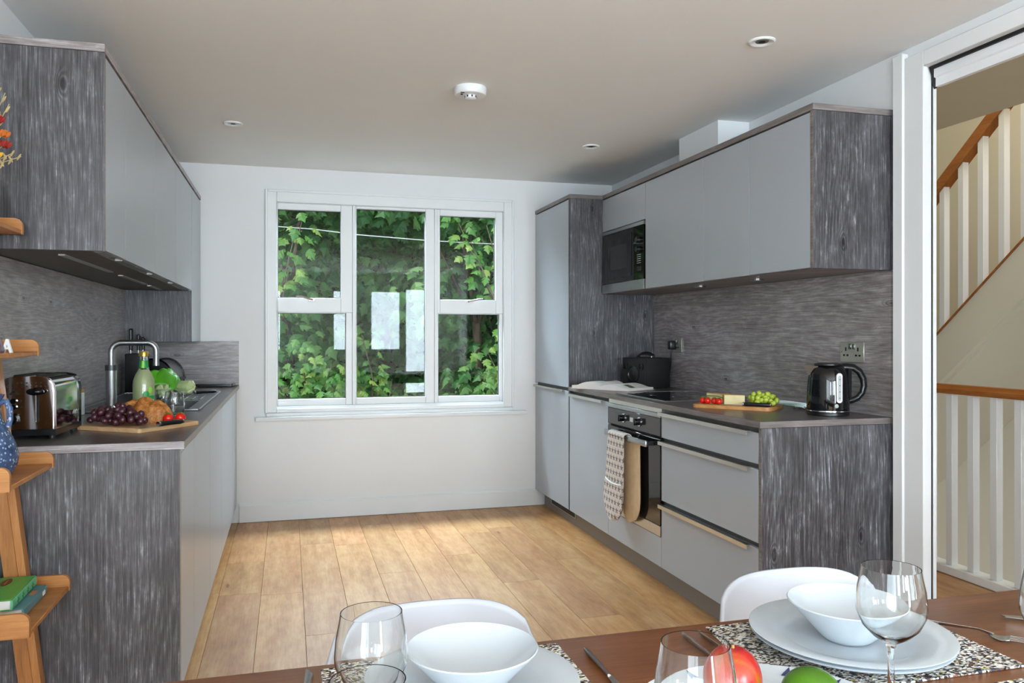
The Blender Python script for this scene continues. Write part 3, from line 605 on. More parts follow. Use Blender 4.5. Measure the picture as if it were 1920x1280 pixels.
# tap
tp = thing('tap', 'brushed steel mixer tap with square arched spout at the sink', 'tap', (-.80, 4.12, ZW+.005))
MB().cyl((-.80, 4.12, ZW+.005), (-.80, 4.12, 1.08), .025, n=28).build('tap_body', 'brushed_steel', tp)
MB().cyl((-.80, 4.12, 1.08), (-.80, 4.12, 1.105), .027, n=28).build('control_ring', 'sink_grey', tp)
pts = [(-.80, 4.12, 1.10), (-.80, 4.12, 1.165)]
for i in range(1, 8): a = PI/2*i/8; pts.append((-.80+.045*(1-math.cos(a)), 4.12, 1.165+.045*math.sin(a)))
pts += [(-.755, 4.12, 1.21), (-.645, 4.12, 1.21)]
for i in range(1, 8): a = PI/2*i/8; pts.append((-.645+.04*math.sin(a), 4.12, 1.17+.04*math.cos(a)))
pts += [(-.605, 4.12, 1.17), (-.605, 4.12, 1.10)]
MB().tube(pts, .0135, 14).build('spout', 'brushed_steel', tp)

# ------------------------------------------------------------------ ceiling fittings
for i, (x, y, lab) in enumerate([(-.281, 4.485, 'small round white downlight in ceiling nearest the left cabinets'), (1.739, 4.455, 'small round downlight in ceiling above the microwave side'), (1.747, 2.683, 'large-looking round downlight in ceiling near the doorway')]):
    t = thing('downlight', lab, 'downlight', (x, y, ZC), group='recessed ceiling downlights')
    MB().lathe([(.05, 0), (.05, -.003), (.044, -.007), (.03, -.004), (.026, -.001)], 36, (x, y, ZC), cap0=False, cap1=False).build('rim', 'white_gloss', t)
    MB().lathe([(.026, -.0005), (.024, -.003), (.018, -.0035), (.002, -.003)], 24, (x, y, ZC), cap0=False).build('lamp_face', 'steel', t)
    MB().lathe([(.013, -.0036), (.008, -.0045), (.001, -.0045)], 16, (x, y, ZC), cap0=False).build('led_lens', 'black_matte', t)
sa = thing('smoke_alarm', 'round white smoke alarm on the ceiling', 'smoke alarm', (.80, 3.552, ZC))
MB().lathe([(.05, 0), (.072, 0), (.074, -.006), (.073, -.03), (.068, -.036), (.03, -.038), (.002, -.038)], 48, (.80, 3.552, ZC), cap0=False).build('body', 'white_plastic', sa)
MB().lathe([(.027, -.036), (.026, -.05), (.02, -.054), (.002, -.054)], 24, (.80, 3.545, ZC), cap0=False).build('sensor_dome', 'white_plastic', sa)
for i in range(8):
    a = 2*PI*i/8; MB().box(-.003, .003, -.001, .001, -.048, -.039).turn(Matrix.Translation((.80, 3.545, ZC)) @ Matrix.Rotation(a, 4, 'Z') @ Matrix.Translation((0, -.0268, 0))).build('slot', 'black_matte', sa)
MB().lathe([(.006, -.0365), (.005, -.04), (.001, -.04)], 12, (.755, 3.53, ZC), cap0=False).build('test_button', 'black_matte', sa)
MB().box(.745, .762, 3.503, 3.508, ZC-.039, ZC-.036).build('label_mark', 'black_matte', sa)
pr_ = thing('cable_clip', 'small white plastic bracket on top of the left wall cabinets', 'bracket', (-.60, 4.42, 2.153), local=True)
MB().tube([(0, -.2, .002), (0, -.1, .012), (0, 0, .03), (0, .06, .038), (0, .1, .03), (0, .14, .004)], [.004, .007, .012, .014, .012, .01], 8, sq=(1., .6)).build('arched_body', 'white_plastic', pr_)
MB().cyl((.009, .08, .03), (.014, .08, .03), .006, n=10).build('screw', 'steel', pr_)

# ------------------------------------------------------------------ right worktop objects
ZP = ZW+.0005
hb = thing('hob', 'black glass induction hob set in the right worktop', 'hob', (2.03, 3.9, ZP))
B(1.80, 2.27, 3.60, 4.20, ZP, ZP+.004, .0015).build('glass_top', 'dark_glass', hb)
MB().box(1.796, 1.80, 3.596, 4.204, ZP, ZP+.005).box(2.27, 2.274, 3.596, 4.204, ZP, ZP+.005).box(1.80, 2.27, 3.596, 3.60, ZP, ZP+.005).box(1.80, 2.27, 4.20, 4.204, ZP, ZP+.005).build('steel_edge', 'steel', hb)
for cx, cy_ in ((1.93, 3.76), (1.93, 4.05), (2.15, 3.76), (2.15, 4.05)): MB().lathe([(.084, 0), (.086, 0), (.086, .0004), (.084, .0004)], 40, (cx, cy_, ZP+.004), closed=True).build('zone_ring', 'oven_grey', hb)
# sockets
def socket(y, z, w, label, dbl=True):
    t = thing('wall_socket', label, 'socket', (2.338, y, z-.044), group='steel wall sockets')
    X = 2.338
    B(X-.008, X-.0005, y-w/2, y+w/2, z-.044, z+.044, .002).build('plate', 'socket_steel', t)
    for s in ((-1, 1) if dbl else (0,)):
        yo = y+s*.038
        for dy, dz, a, b in ((0, .012, .004, .008), (-.011, -.014, .006, .004), (.011, -.014, .006, .004)): B(X-.0086, X-.0078, yo+dy-a, yo+dy+a, z+dz-b, z+dz+b).build('pin_hole', 'gap_black', t)
        ys = y+s*.011 if dbl else y+.022
        B(X-.011, X-.0078, ys-.008, ys+.008, z+.014, z+.034, .001).build('rocker_switch', 'chrome', t)
        B(X-.0082, X-.0078, ys-.0095, ys+.0095, z+.0125, z+.0355).build('switch_surround', 'gap_black', t)
    for s in (-1, 1): MB().cyl((X-.0078, y+s*(w/2-.01), z), (X-.009, y+s*(w/2-.01), z), .003, n=10).build('screw', 'chrome', t)
socket(2.905, 1.173, .148, 'double steel wall socket above the kettle')
socket(4.50, 1.183, .088+.02, 'steel wall socket with plug beside the black speaker', False)
pg = thing('power_plug', 'black power plug and cable in the socket behind the speaker', 'plug', (2.3, 4.56, 1.10))
MB().box(2.288, 2.3295, 4.512, 4.556, 1.155, 1.21, .008, 2).build('plug_body', 'black_satin', pg)
MB().tube([(2.305, 4.534, 1.158), (2.304, 4.535, 1.13), (2.31, 4.55, 1.06), (2.325, 4.6, .98), (2.33, 4.62, .925)], .0035, 8).build('cable', 'black_satin', pg)
# speaker
sk_ = thing('speaker', 'black box speaker with leather carry strap in the worktop corner', 'speaker', (2.124, 4.496, ZP), rotz=math.atan2(.276, .961), local=True)
bd = B(0, .19, 0, .235, .004, .188, .004, 2).build('cabinet', 'speaker_black', sk_)
B(.01, .18, .01, .225, 0, .004).build('foot', 'black_matte', sk_)
fp = B(-.004, -.0002, .006, .229, .01, .182, .002).build('front_baffle', 'speaker_black', sk_)
for cy_, cz, r in ((.125, .085, .055), (.05, .135, .022), (.2, .135, .022)):
    cn = MB(); f_ = lambda r_, x_: [(x_, cy_+r_*math.cos(2*PI*i/32), cz+r_*math.sin(2*PI*i/32)) for i in range(32)]
    cn.rings([f_(r, -.004), f_(r, -.008), f_(r*.86, -.009), f_(r*.8, -.0045), f_(r*.45, -.0042), f_(r*.3, -.0065), f_(.002, -.008)], False, True)
    cn.build('driver_cone', 'black_satin', fp)
MB().tube([(.09, .045, .186), (.09, .05, .2), (.09, .085, .213), (.09, .12, .216), (.09, .155, .213), (.09, .185, .2), (.09, .19, .186)], .013, 8, sq=(.2, 1.)).build('carry_strap', 'black_satin', sk_)
for yy in (.047, .188): MB().cyl((.076, yy, .195), (.104, yy, .195), .005, n=12).build('strap_stud', 'chrome', sk_)
# open cookbook
bk = thing('open_book', 'open cookbook lying beside the speaker', 'book', (1.80, 4.47, ZP), rotz=math.atan2(.5, .85), local=True)
L_ = .25
def page(sgn, thick, lift, lo=0.):
    n = 12; top = []; bot = []
    for i in range(n+1):
        u = i/n; yv = -sgn*u*.215; zv = .004+lift*math.sin(min(1, u*1.25)*PI)**.8*(1-u*.3)+thick*(1-u*.25)
        top.append((yv, zv)); bot.append((yv, .003+lo*u))
    return MB().prism(top+bot[::-1], 'x', 0, L_)
MB().box(-.004, L_+.004, -.225, .225, 0, .003, .001).build('cover', 'book_cover_pink', bk)
pg_r = page(1, .016, .02).build('right_pages', 'paper', bk); pg_l = page(-1, .022, .026).build('left_pages', 'paper', bk)
MB().grid(lambda u, v: (.12+.1*u, .05+.13*v, .0055+.026*math.sin(min(1, (.05+.13*v)/.215*1.25)*PI)**.8*(1-(.05+.13*v)/.215*.3)+.022*(1-(.05+.13*v)/.215*.25)), 6, 8).build('photo_print', 'paper_print', pg_l)
MB().grid(lambda u, v: (.07+.05*u, -.12-.06*v, .0052+.02*math.sin(min(1, (.12+.06*v)/.215*1.25)*PI)**.8*(1-(.12+.06*v)/.215*.3)+.016*(1-(.12+.06*v)/.215*.25)), 4, 6).build('photo_print', 'paper_print', pg_r)
for k in range(9): 
    yv = .03+.018*k; MB().box(.03, .105, yv, yv+.003, .0, .0006).turn(Matrix.Translation((0, 0, .006+.026*math.sin(min(1, yv/.215*1.25)*PI)**.8*(1-yv/.215*.3)+.022*(1-yv/.215*.25)))).build('text_line', 'cable_grey', pg_l)
# chopping board with cheese, tomatoes, grapes and knife
ang = math.atan2(-.276, .235)
cb = thing('chopping_board', 'bamboo chopping board on the right worktop under cheese and grapes', 'chopping board', (1.972, 3.225, ZP), rotz=ang, local=True)
def rrect(w, h, r, n=6):
    p = []
    for cx, cy_, a0 in ((w-r, h-r, 0), (-w+r, h-r, PI/2), (-w+r, -h+r, PI), (w-r, -h+r, 1.5*PI)):
        for i in range(n+1): a = a0+PI/2*i/n; p.append((cx+r*math.cos(a), cy_+r*math.sin(a)))
    return p
MB().prism(rrect(.18, .105, .03), 'z', 0, .015).build('slab', 'bamboo_board', cb)
MB().prism(rrect(.172, .097, .026), 'z', .015, .0158).build('face', 'bamboo_board', cb)
def onb(u, v, z=0): c, s = math.cos(ang), math.sin(ang); return (1.972+u*c-v*s, 3.225+u*s+v*c, ZP+.0158+z)
def cherry(loc, r, label, group):
    t = thing('cherry_tomato', label, 'tomato', loc, random.random()*6, group, local=True)
    MB().ball((0, 0, r*.94), (r, r, r*.94), 16, 10).build('flesh', 'tomato_red', t)
    c = MB()
    for k in range(5): a = 2*PI*k/5; c.tube([(0, 0, r*1.86), (r*.35*math.cos(a), r*.35*math.sin(a), r*1.9), (r*.7*math.cos(a), r*.7*math.sin(a), r*1.72)], [.0015, .0022, .0006], 5)
    c.build('calyx', 'stem_green', t); return t
for i, (u, v) in enumerate([(-.145, -.05), (-.118, -.062), (-.088, -.055), (-.062, -.07)]):
    cherry(onb(u, v), .0155, ['leftmost cherry tomato on the bamboo board', 'second cherry tomato from the left on the bamboo board', 'third cherry tomato from the left on the bamboo board', 'cherry tomato nearest the cheese wedge on the bamboo board'][i], 'cherry tomatoes on the bamboo board')
vn = MB(); vn.tube([onb(-.16, -.03, .03), onb(-.12, -.045, .036), onb(-.08, -.045, .036), onb(-.05, -.055, .03)], .0022, 6)
vn.build('tomato_vine', 'stem_green', label='green vine stalk lying over the cherry tomatoes', cat='vine')
def wedge(name, label, at_, rot, L, Wd, H, rind):
    t = thing(name, label, 'cheese', at_, rot, local=True)
    MB().prism([(0, 0), (L, -Wd/2), (L, Wd/2)], 'z', 0, H).build('cheese_body', 'cheese_cream', t)
    if rind: MB().prism([(L, -Wd/2), (L+.004, -Wd/2), (L+.004, Wd/2), (L, Wd/2)], 'z', 0, H+.001).prism([(0, 0), (L+.004, -Wd/2), (L+.004, Wd/2)], 'z', H, H+.003).build('rind', 'cheese_rind', t)
wedge('cheese_wedge', 'pale cheese wedge between the tomatoes and green grapes', onb(.045, -.035), ang+2.9, .085, .06, .042, True)
wedge('cheese_wedge', 'wedge of rind cheese behind the cherry tomatoes', onb(-.165, .055), ang-.2, .10, .06, .04, True)
def grape_bunch(name, label, loc, m, stem, n, rx, ry, rz, r, seed, rot=0):
    random.seed(seed)
    t = thing(name, label, 'grapes', loc, rot, local=True); g = MB().ball((0, 0, 0), (r, r, r*1.15), 12, 8).build('grape', m, t)
    pts = []; tries = 0
    while len(pts) < n and tries < 20000:
        tries += 1
        p = Vector((random.uniform(-1, 1), random.uniform(-1, 1), random.uniform(0, 1)))
        if p.x**2+p.y**2+p.z**2 > 1: continue
        q = Vector((p.x*rx, p.y*ry, r*1.17+p.z*rz))
        if all((q-o_).length > r*1.6 for o_ in pts): pts.append(q)
    for i, q in enumerate(pts):
        o = g if i == 0 else link(g.copy())
        o.parent = t; o.location = q; o.rotation_euler = (random.uniform(-1.2, 1.2), random.uniform(-1.2, 1.2), random.random()*6)
    MB().tube([(-rx*1.15, ry*.3, r*2+rz*.5), (-rx*.6, .1*ry, r+rz*.75), (0, 0, r+rz*.7), (rx*.6, 0, r+rz*.3)], .0022, 6).build('stalk', stem, t)
    return t
grape_bunch('grape_bunch', 'bunch of green grapes on the bamboo board', onb(.115, .0), 'grape_green', 'stem_green', 38, .062, .05, .045, .0115, 3, ang)
def knife(name, label, loc, rot, L, hl, blade='steel', handle='black_satin', tilt=0):
    t = thing(name, label, 'knife', loc, rot, local=True)
    MB().prism([(0, -.0115), (L*.8, -.0115), (L, .004), (L*.75, .009), (0, .009)], 'z', .004, .0056).build('blade', blade, t)
    MB().tube([(0, 0, .009), (-.01, 0, .009), (-hl*.5, 0, .0095), (-hl*.9, 0, .009), (-hl, -.002, .009)], [.0075, .009, .0088, .0095, .007], 10, sq=(1, .95)).build('handle', handle, t)
    MB().cyl((-.004, 0, .009), (.004, 0, .009), .0092, n=12).build('bolster', 'chrome', t)
    MB().cyl((-hl+.0, -.002, .009), (-hl-.005, -.002, .009), .0075, n=12).build('end_cap', 'chrome', t); return t
knife('paring_knife', 'black-handled knife lying along the front of the bamboo board', onb(.055, -.085), ang+PI+.06, .11, .115)
# wire trivet
wr = thing('wire_rack', 'chrome wire cooling rack lying against the splashback by the kettle', 'rack', (2.25, 3.25, ZP))
for i in range(7):
    x = 2.185+.0225*i; MB().tube([(x, 3.03, ZP+.012), (x, 3.5, ZP+.012)], .0028, 8).ball((x, 3.028, ZP+.0095), .0062, 10, 6).build('rod', 'chrome', wr)
for yy in (3.1, 3.42): MB().tube([(2.178, yy, ZP+.0055), (2.327, yy, ZP+.0055)], .0035, 8).build('cross_bar', 'chrome', wr)
for xx in (2.19, 2.315):
    for yy in (3.1, 3.42): MB().ball((xx, yy, ZP+.0036), .0036, 8, 6).build('foot', 'chrome', wr)
# kettle: local +x points to the handle
kt = thing('kettle', 'glossy black electric kettle with white water gauge', 'kettle', (2.165, 2.845, ZP), rotz=-.2736, local=True)
kb = MB().lathe([(.06, .016), (.082, .017), (.084, .03), (.083, .09), (.08, .14), (.076, .17), (.068, .192), (.054, .204), (.05, .206)], 48).build('kettle_body', 'black_gloss', kt)
MB().lathe([(.079, 0), (.083, .002), (.083, .013), (.078, .0155)], 48).build('power_base', 'black_satin', kt)
MB().lathe([(.0835, .0155), (.085, .017), (.0845, .021)], 48, cap0=False, cap1=False).build('chrome_band', 'chrome', kt)
ld = MB().lathe([(.056, .2055), (.055, .212), (.04, .217), (.002, .218)], 40).build('lid', 'black_satin', kt)
MB().lathe([(.036, .2175), (.034, .2205), (.002, .221)], 32).build('lid_disc', 'steel', ld)
hdl = [(.05, 0, .198), (.075, 0, .2), (.105, 0, .196), (.13, 0, .18), (.146, 0, .15), (.15, 0, .12), (.142, 0, .09), (.122, 0, .068), (.098, 0, .058), (.079, 0, .054)]
MB().tube(hdl, [.013, .014, .0145, .0145, .014, .0135, .013, .013, .013, .013], 12, sq=(1.2, .95)).build('handle', 'black_satin', kt)
MB().prism([(.079, -.016), (.094, -.012), (.094, .012), (.079, .016)], 'z', .06, .19).build('handle_back', 'black_satin', kt)
MB().rings([[(-.062, -.02, .165), (-.062, .02, .165), (-.082, 0, .165)], [(-.052, -.03, .203), (-.052, .03, .203), (-.104, 0, .204)]]).build('spout', 'steel', kt)
gx, gy = .014, -.081
a_ = math.atan2(gy, gx)
gp = []
for i in range(24):
    a = 2*PI*i/24; gp.append((.0125*math.cos(a), (.115+.048 if math.sin(a) >= 0 else .115-.048)+.0125*math.sin(a)))
def curve(pl, r): return [((r)*math.cos(a_+p[0]/.083), (r)*math.sin(a_+p[0]/.083), p[1]) for p in pl]
gg = MB(); gg.rings([curve(gp, .079), curve(gp, .0855)]); gw = gg.build('water_gauge', 'white_plastic', kt)
gp2 = [(p[0]*.55, .115+(p[1]-.115)*.86) for p in gp]
gg = MB(); gg.rings([curve(gp2, .085), curve(gp2, .0862)]); gg.build('gauge_window', 'cable_grey', gw)
for z in (.075, .1, .125, .15): gg = MB(); q = curve([(0, z)], .0866)[0]; gg.ball(q, .002, 8, 6); gg.build('gauge_mark', 'gap_black', gw)
q = curve([(-.012, .042)], .084)[0]; MB().ball(q, (.0085, .0025, .0085), 16, 8, Matrix.Rotation(a_+PI/2-.15, 3, 'Z')).build('logo_badge', 'cable_grey', kt)
# double oven mitt over the oven handle: local y along the oven front
om = thing('oven_mitt', 'flower-print double oven mitt hanging over the oven handle', 'oven mitt', (OX-.04, 3.93, .265))
def mitt(x, y0, y1, zt, zb, m, name, thick=.016, skew=0.):
    n = 14; cyc = (y0+y1)/2; hw = (y1-y0)/2; prof = []
    for j in range(n+1):
        z = zt+(zb-zt)*j/n; q = (z-zb); w = hw*(.86+.14*min(1, j/n*1.6))
        if q < hw: w *= math.sqrt(max(.0, 1-(1-q/hw)**2))
        prof.append((z, max(w, .01)))
    def f(sx):
        def g(u, v):
            j = min(n, int(round(v*n))); z, w = prof[j]; c = 2*u-1
            bulge = math.sqrt(max(0, 1-c*c*.98))
            return (x+sx*thick*.5*bulge*(.6+.8*v), cyc+skew*v+c*w, z+.006*math.sin(7*u))
        return g
    mb = MB().grid(f(-1), 12, n).grid(f(1), 12, n); return mb.build(name, m, om)
X_ = OX-.062
mt = mitt(X_, 3.81, 4.06, .72, .262, 'mitt_print', 'front_glove', skew=.035)
mitt(X_-.006, 3.832, 4.096, .465, .255, 'mitt_print', 'hand_pocket', .02, .0)
MB().tube([(X_-.007, 3.856, .463), (X_-.011, 3.885, .458), (X_-.014, 3.964, .456), (X_-.011, 4.03, .463), (X_-.005, 4.066, .469)], .0042, 6).build('pocket_binding', 'white_print', mt)
mitt(OX-.022, 3.70, 3.94, .69, .272, 'mitt_lining', 'rear_glove', .02, .02)
MB().grid(lambda u, v: (OX-.043+.024*math.cos(PI*(1-v)), 3.83+.2*u-.0*v, .712+.02*math.sin(PI*v)), 8, 10).build('strap', 'mitt_print', om, solid=.006)

# ------------------------------------------------------------------ left worktop objects
# toaster: local y runs back from its dial end
tr = thing('toaster', 'polished steel and black two-slot toaster by the oak ladder shelf', 'toaster', (-.79, 2.985, ZP), rotz=-.05, local=True)
prof = [(-.082, .03), (-.082, .15), (-.078, .175), (-.066, .192), (-.045, .2), (.045, .2), (.066, .192), (.078, .175), (.082, .15), (.082, .03)]
prf2 = [(x*.97, z) for x, z in prof]
MB().prism(prof, 'y', -.125, .125).build('shell', 'chrome', tr)
for s in (-1, 1):
    MB().prism([(x*1.035, .03+(z-.03)*1.012) for x, z in prof], 'y', min(s*.1, s*.128), max(s*.1, s*.128)).build('end_cheek', 'black_gloss' if s > 0 else 'black_satin', tr) if s > 0 else None
fpl = MB().prism([(x*.9, .032+(z-.03)*.985) for x, z in prof], 'y', -.132, -.1251).build('dial_plate', 'chrome', tr)
MB().prism([(-.084, .012), (-.084, .031), (.084, .031), (.084, .012)], 'y', -.135, .132).build('base', 'black_satin', tr)
for sx in (-.065, .065):
    for sy in (-.11, .11): MB().cyl((sx, sy, 0), (sx, sy, .0125), .011, n=14).build('foot', 'black_matte', tr)
for sx in (-.035, .03): B(sx-.016, sx+.016, -.1, .1, .1985, .2035, .002).build('bread_slot', 'black_matte', tr)
for k in range(9):
    for r_ in range(2): MB().cyl((-.055+.0135*k, -.1322, .168+.011*r_), (-.055+.0135*k, -.1312, .168+.011*r_), .0028, n=8).build('vent_hole', 'gap_black', fpl)
for z in (.122, .103):
    k = MB().cyl((-.038, -.131, z), (-.038, -.139, z), .0085, n=20).build('button', 'black_gloss', fpl); MB().cyl((-.038, -.1305, z), (-.038, -.134, z), .0105, n=20).build('button_ring', 'chrome', k)
    MB().cyl((-.018, -.1318, z), (-.018, -.133, z), .0025, n=8).build('indicator', 'gap_black', fpl)
MB().cyl((-.038, -.131, .066), (-.038, -.152, .066), .018, .0155, 24).build('browning_dial', 'black_gloss', fpl)
B(.026, .034, -.1335, -.131, .055, .145, .001).build('lever_slot', 'gap_black', fpl)
B(.022, .0255, -.1335, -.131, .055, .145).build('slot_trim', 'steel', fpl)
MB().ball((.028, -.148, .152), (.026, .016, .012), 20, 10).build('lever', 'black_gloss', tr)
MB().prism([(-.052, .142), (-.022, .142), (-.037, .164)], 'y', -.1335, -.132).build('triangle_emblem', 'oven_grey', fpl)
MB().prism([(-.045, .145), (-.029, .145), (-.037, .156)], 'y', -.134, -.1335).build('triangle_inset', 'chrome', fpl)
for k in range(6): B(.0848, .0856, .055+.007*k, .0605+.007*k, .062+.002*(k % 2), .07+.003*(k % 3)).build('side_badge', 'steel', tr)
# canister
cn = thing('canister', 'white storage canister with wooden lid behind the toaster', 'canister', (-.855, 3.66, ZP), local=True)
MB().lathe([(.04, 0), (.044, .003), (.044, .09), (.042, .094)], 32).build('jar', 'porcelain', cn)
MB().lathe([(.043, .094), (.044, .096), (.044, .106), (.041, .109)], 32).build('lid', 'lid_wood', cn)
# bread board, loaf, red grapes, tomatoes, knife
A_, B_, C_ = Vector((-.681, 3.085)), Vector((-.445, 2.91)), Vector((-.353, 3.183))
bang = math.atan2(-.175, .236)
bc = (A_+C_)/2
bb = thing('bread_board', 'square pale wooden board on the left worktop under loaf and red grapes', 'chopping board', (bc.x, bc.y, ZP), rotz=bang, local=True)
MB().prism(rrect(.148, .142, .012), 'z', 0, .013).build('slab', 'board_wood', bb)
MB().prism(rrect(.145, .139, .011), 'z', .013, .0142).build('face', 'board_wood', bb)
def onl(u, v, z=0): c, s = math.cos(bang), math.sin(bang); return (bc.x+u*c-v*s, bc.y+u*s+v*c, ZP+.0142+z)
lf = thing('bread_loaf', 'round crusty bread loaf on the pale wooden board', 'bread', onl(-.028, .052), bang+.35, local=True)
def loaf(u, v):
    a = 2*PI*u; e = PI/2*v; c = math.cos(e); z = math.sin(e)
    k = 1+.05*math.sin(5*a+2)*c+.04*math.sin(11*a)*c
    sc = .012*math.exp(-((math.cos(a)*c*.1-.03)**2)/.00012)+.012*math.exp(-((math.cos(a)*c*.1+.025)**2)/.00012)
    return (.1*c*math.cos(a)*k, .068*c*math.sin(a)*k, .085*z**.9*(1+.06*math.sin(7*a))-sc*z+.0)
MB().grid(loaf, 48, 16).build('crust', 'bread_crust', lf, angle=80)
grape_bunch('grape_bunch', 'bunch of dark red grapes in front of the loaf', onl(-.02, -.075), 'grape_red', 'stem_tan', 62, .115, .05, .056, .0118, 5, bang+.05)
for i, (u, v) in enumerate([(.105, .03), (.125, .068)]): cherry(onl(u, v), .0185, ['front cherry tomato on the bread board beside the knife', 'rear cherry tomato on the bread board before the tumbler'][i], 'cherry tomatoes on the bread board')
knife('table_knife', 'black-handled knife along the edge of the pale bread board', (-.43, 2.985, ZP+.0142), -2.256, .085, .105)
# bottle
bo = thing('bottle', 'clear glass bottle of cloudy lemonade with green label and gold cap', 'bottle', (-.56, 3.50, ZP), rotz=.12, local=True)
bp = [(.034, 0), (.0405, .004), (.041, .02), (.041, .13), (.039, .15), (.031, .172), (.021, .19), (.0165, .205), (.015, .235), (.0155, .245), (.0155, .25)]
MB().lathe(bp+[(r-.0025, z) for r, z in bp[:0:-1]]+[(.03, .004)], 40, cap0=True, cap1=True).build('bottle_glass', 'clear_glass', bo)
MB().lathe([(.03, .0045)]+[(r-.0022, z) for r, z in bp[2:7]]+[(.018, .192)], 40).build('drink', 'lemonade', bo)
MB().lathe([(.0155, .245), (.0175, .246), (.0175, .262), (.016, .265), (.001, .265)], 24, cap0=False).build('cap', 'gold_cap', bo)
def patch(fn, r, name, m, par, zc=0):
    MB().grid(lambda u, v: fn(u, v), 12, 6).build(name, m, par)
def cyl_patch(a0, a1, z0, z1, r, name, m, par): patch(lambda u, v: (r*math.cos(a0+(a1-a0)*u), r*math.sin(a0+(a1-a0)*u), z0+(z1-z0)*v), r, name, m, par)
def cone_patch(a0, a1, z0, z1, r0, r1, name, m, par): patch(lambda u, v: ((r0+(r1-r0)*v)*math.cos(a0+(a1-a0)*u), (r0+(r1-r0)*v)*math.sin(a0+(a1-a0)*u), z0+(z1-z0)*v), r0, name, m, par)
cone_patch(-2.9, -.1, .198, .228, .0182, .0158, 'neck_label', 'bottle_green_print', bo)
cone_patch(-2.0, -1.5, .198, .228, .0185, .0161, 'neck_stripe', 'lime_print', bo)
cyl_patch(-1.25, -.1, .04, .088, .0413, 'front_label', 'bottle_green_print', bo)
def disc_patch(a0, z0, ra, rz, r, name, m, par):
    patch(lambda u, v: (r*math.cos(a0+ra/r*(2*v-1)*1.0*math.cos(PI*(u-.5))), r*math.sin(a0+ra/r*(2*v-1)*math.cos(PI*(u-.5))), z0+rz*math.sin(PI*(u-.5))), r, name, m, par)
disc_patch(-1.3, .096, .012, .012, .0415, 'print_leaf', 'bottle_green_print', bo)
disc_patch(-.9, .11, .009, .014, .0416, 'print_leaf', 'lime_print', bo)
for k in range(4): cyl_patch(-1.05+.17*k, -.94+.17*k, .062, .073, .0416, 'print_letter', 'white_print', bo)
# tumblers
def tumbler(x, y, label):
    t = thing('tumbler', label, 'glass', (x, y, ZP), group='stemless tumblers on the left worktop', local=True)
    o = [(.024, 0), (.03, .002), (.037, .02), (.0395, .045), (.0375, .075), (.034, .1)]
    MB().lathe(o+[(r-.0016, z+.001) for r, z in reversed(o[2:])]+[(.024, .008)], 40).build('tumbler_glass', 'clear_glass', t)
tumbler(-.445, 3.50, 'clear stemless tumbler behind the tomatoes on the bread board'); tumbler(-.50, 3.61, 'clear stemless tumbler half hidden behind the bottle')
# pak choi
def pakchoi(loc, rot, label, s=1.):
    t = thing('pak_choi', label, 'vegetable', loc, rot, 'pak choi on the drainer', local=True)
    random.seed(int(abs(loc[0])*1000))
    for k in range(6):
        a = 2*PI*k/6; ox, oz = .022*math.cos(a), .02*math.sin(a)
        MB().tube([(-.0, ox*.5, .03+oz*.5), (.02, ox*1.2, .03+oz*1.1), (.055, ox*1.25, .031+oz*1.1), (.09, ox*1.1, .036+oz*.8), (.12, ox*1.3, .04+oz*.8)], [.008*s, .017*s, .015*s, .010*s, .006*s], 8, sq=(.75, 1.1)).build('stalk', 'stalk_pak', t)
        yy, zz = ox*1.6, .046+oz*.9; lw = .05+.012*random.random(); up_ = .075 if oz > 0 else .035
        MB().grid(lambda u, v: (.095+.14*v, yy+(2*u-1)*lw*math.sin(PI*min(1, .12+v*.84))**.8+.15*yy*v, max(.006, zz+up_*math.sin(PI*v*.9)-.02*(2*u-1)**2+.006*math.sin(9*v+5*u+k)-.02*v)), 8, 12).build('leaf', 'leaf_pak', t, solid=.0015)
pakchoi((-.49, 4.60, ZW+.021), PI-.42, 'pak choi with pale bulb to the right and big leaf over the drainer')
pakchoi((-.595, 4.27, ZW+.021), PI-1.3, 'pak choi with pale stalks standing forward behind the tumblers', .95)
knife('kitchen_knife', 'dark-handled knife resting across the drainer near its far end', (-.49, 4.66, ZW+.0085), -2.6, .17, .12)
# knife block
kb_ = thing('knife_block', 'black knife block in the left corner with its knives', 'knife block', (-.83, 4.97, ZP), local=True)
B(-.055, .055, -.06, .06, 0, .225, .006, 2).build('block', 'black_matte', kb_)
for i, (x, y, h_) in enumerate([(-.03, -.01, .372), (.005, .02, .34), (.036, -.02, .325)]):
    t = thing('block_knife', ['tallest black knife handle at left of the knife block', 'middle black knife handle in the knife block', 'shortest black knife handle at right of the knife block'][i], 'knife', (-.83+x, 4.97+y, ZP+.2255), local=True, group='knives in the knife block')
    MB().box(-.0012, .0012, -.012, .012, 0, .02).build('blade', 'chrome', t)
    MB().tube([(0, 0, .016), (0, .001, .06), (0, 0, h_-.2255-.012)], [.0105, .0115, .0125], 10, sq=(1, .8)).build('handle', 'black_satin', t)
    MB().ball((0, 0, h_-.2255-.01), (.0118, .0095, .006), 12, 6).build('end_cap', 'chrome' if i else 'black_satin', t)
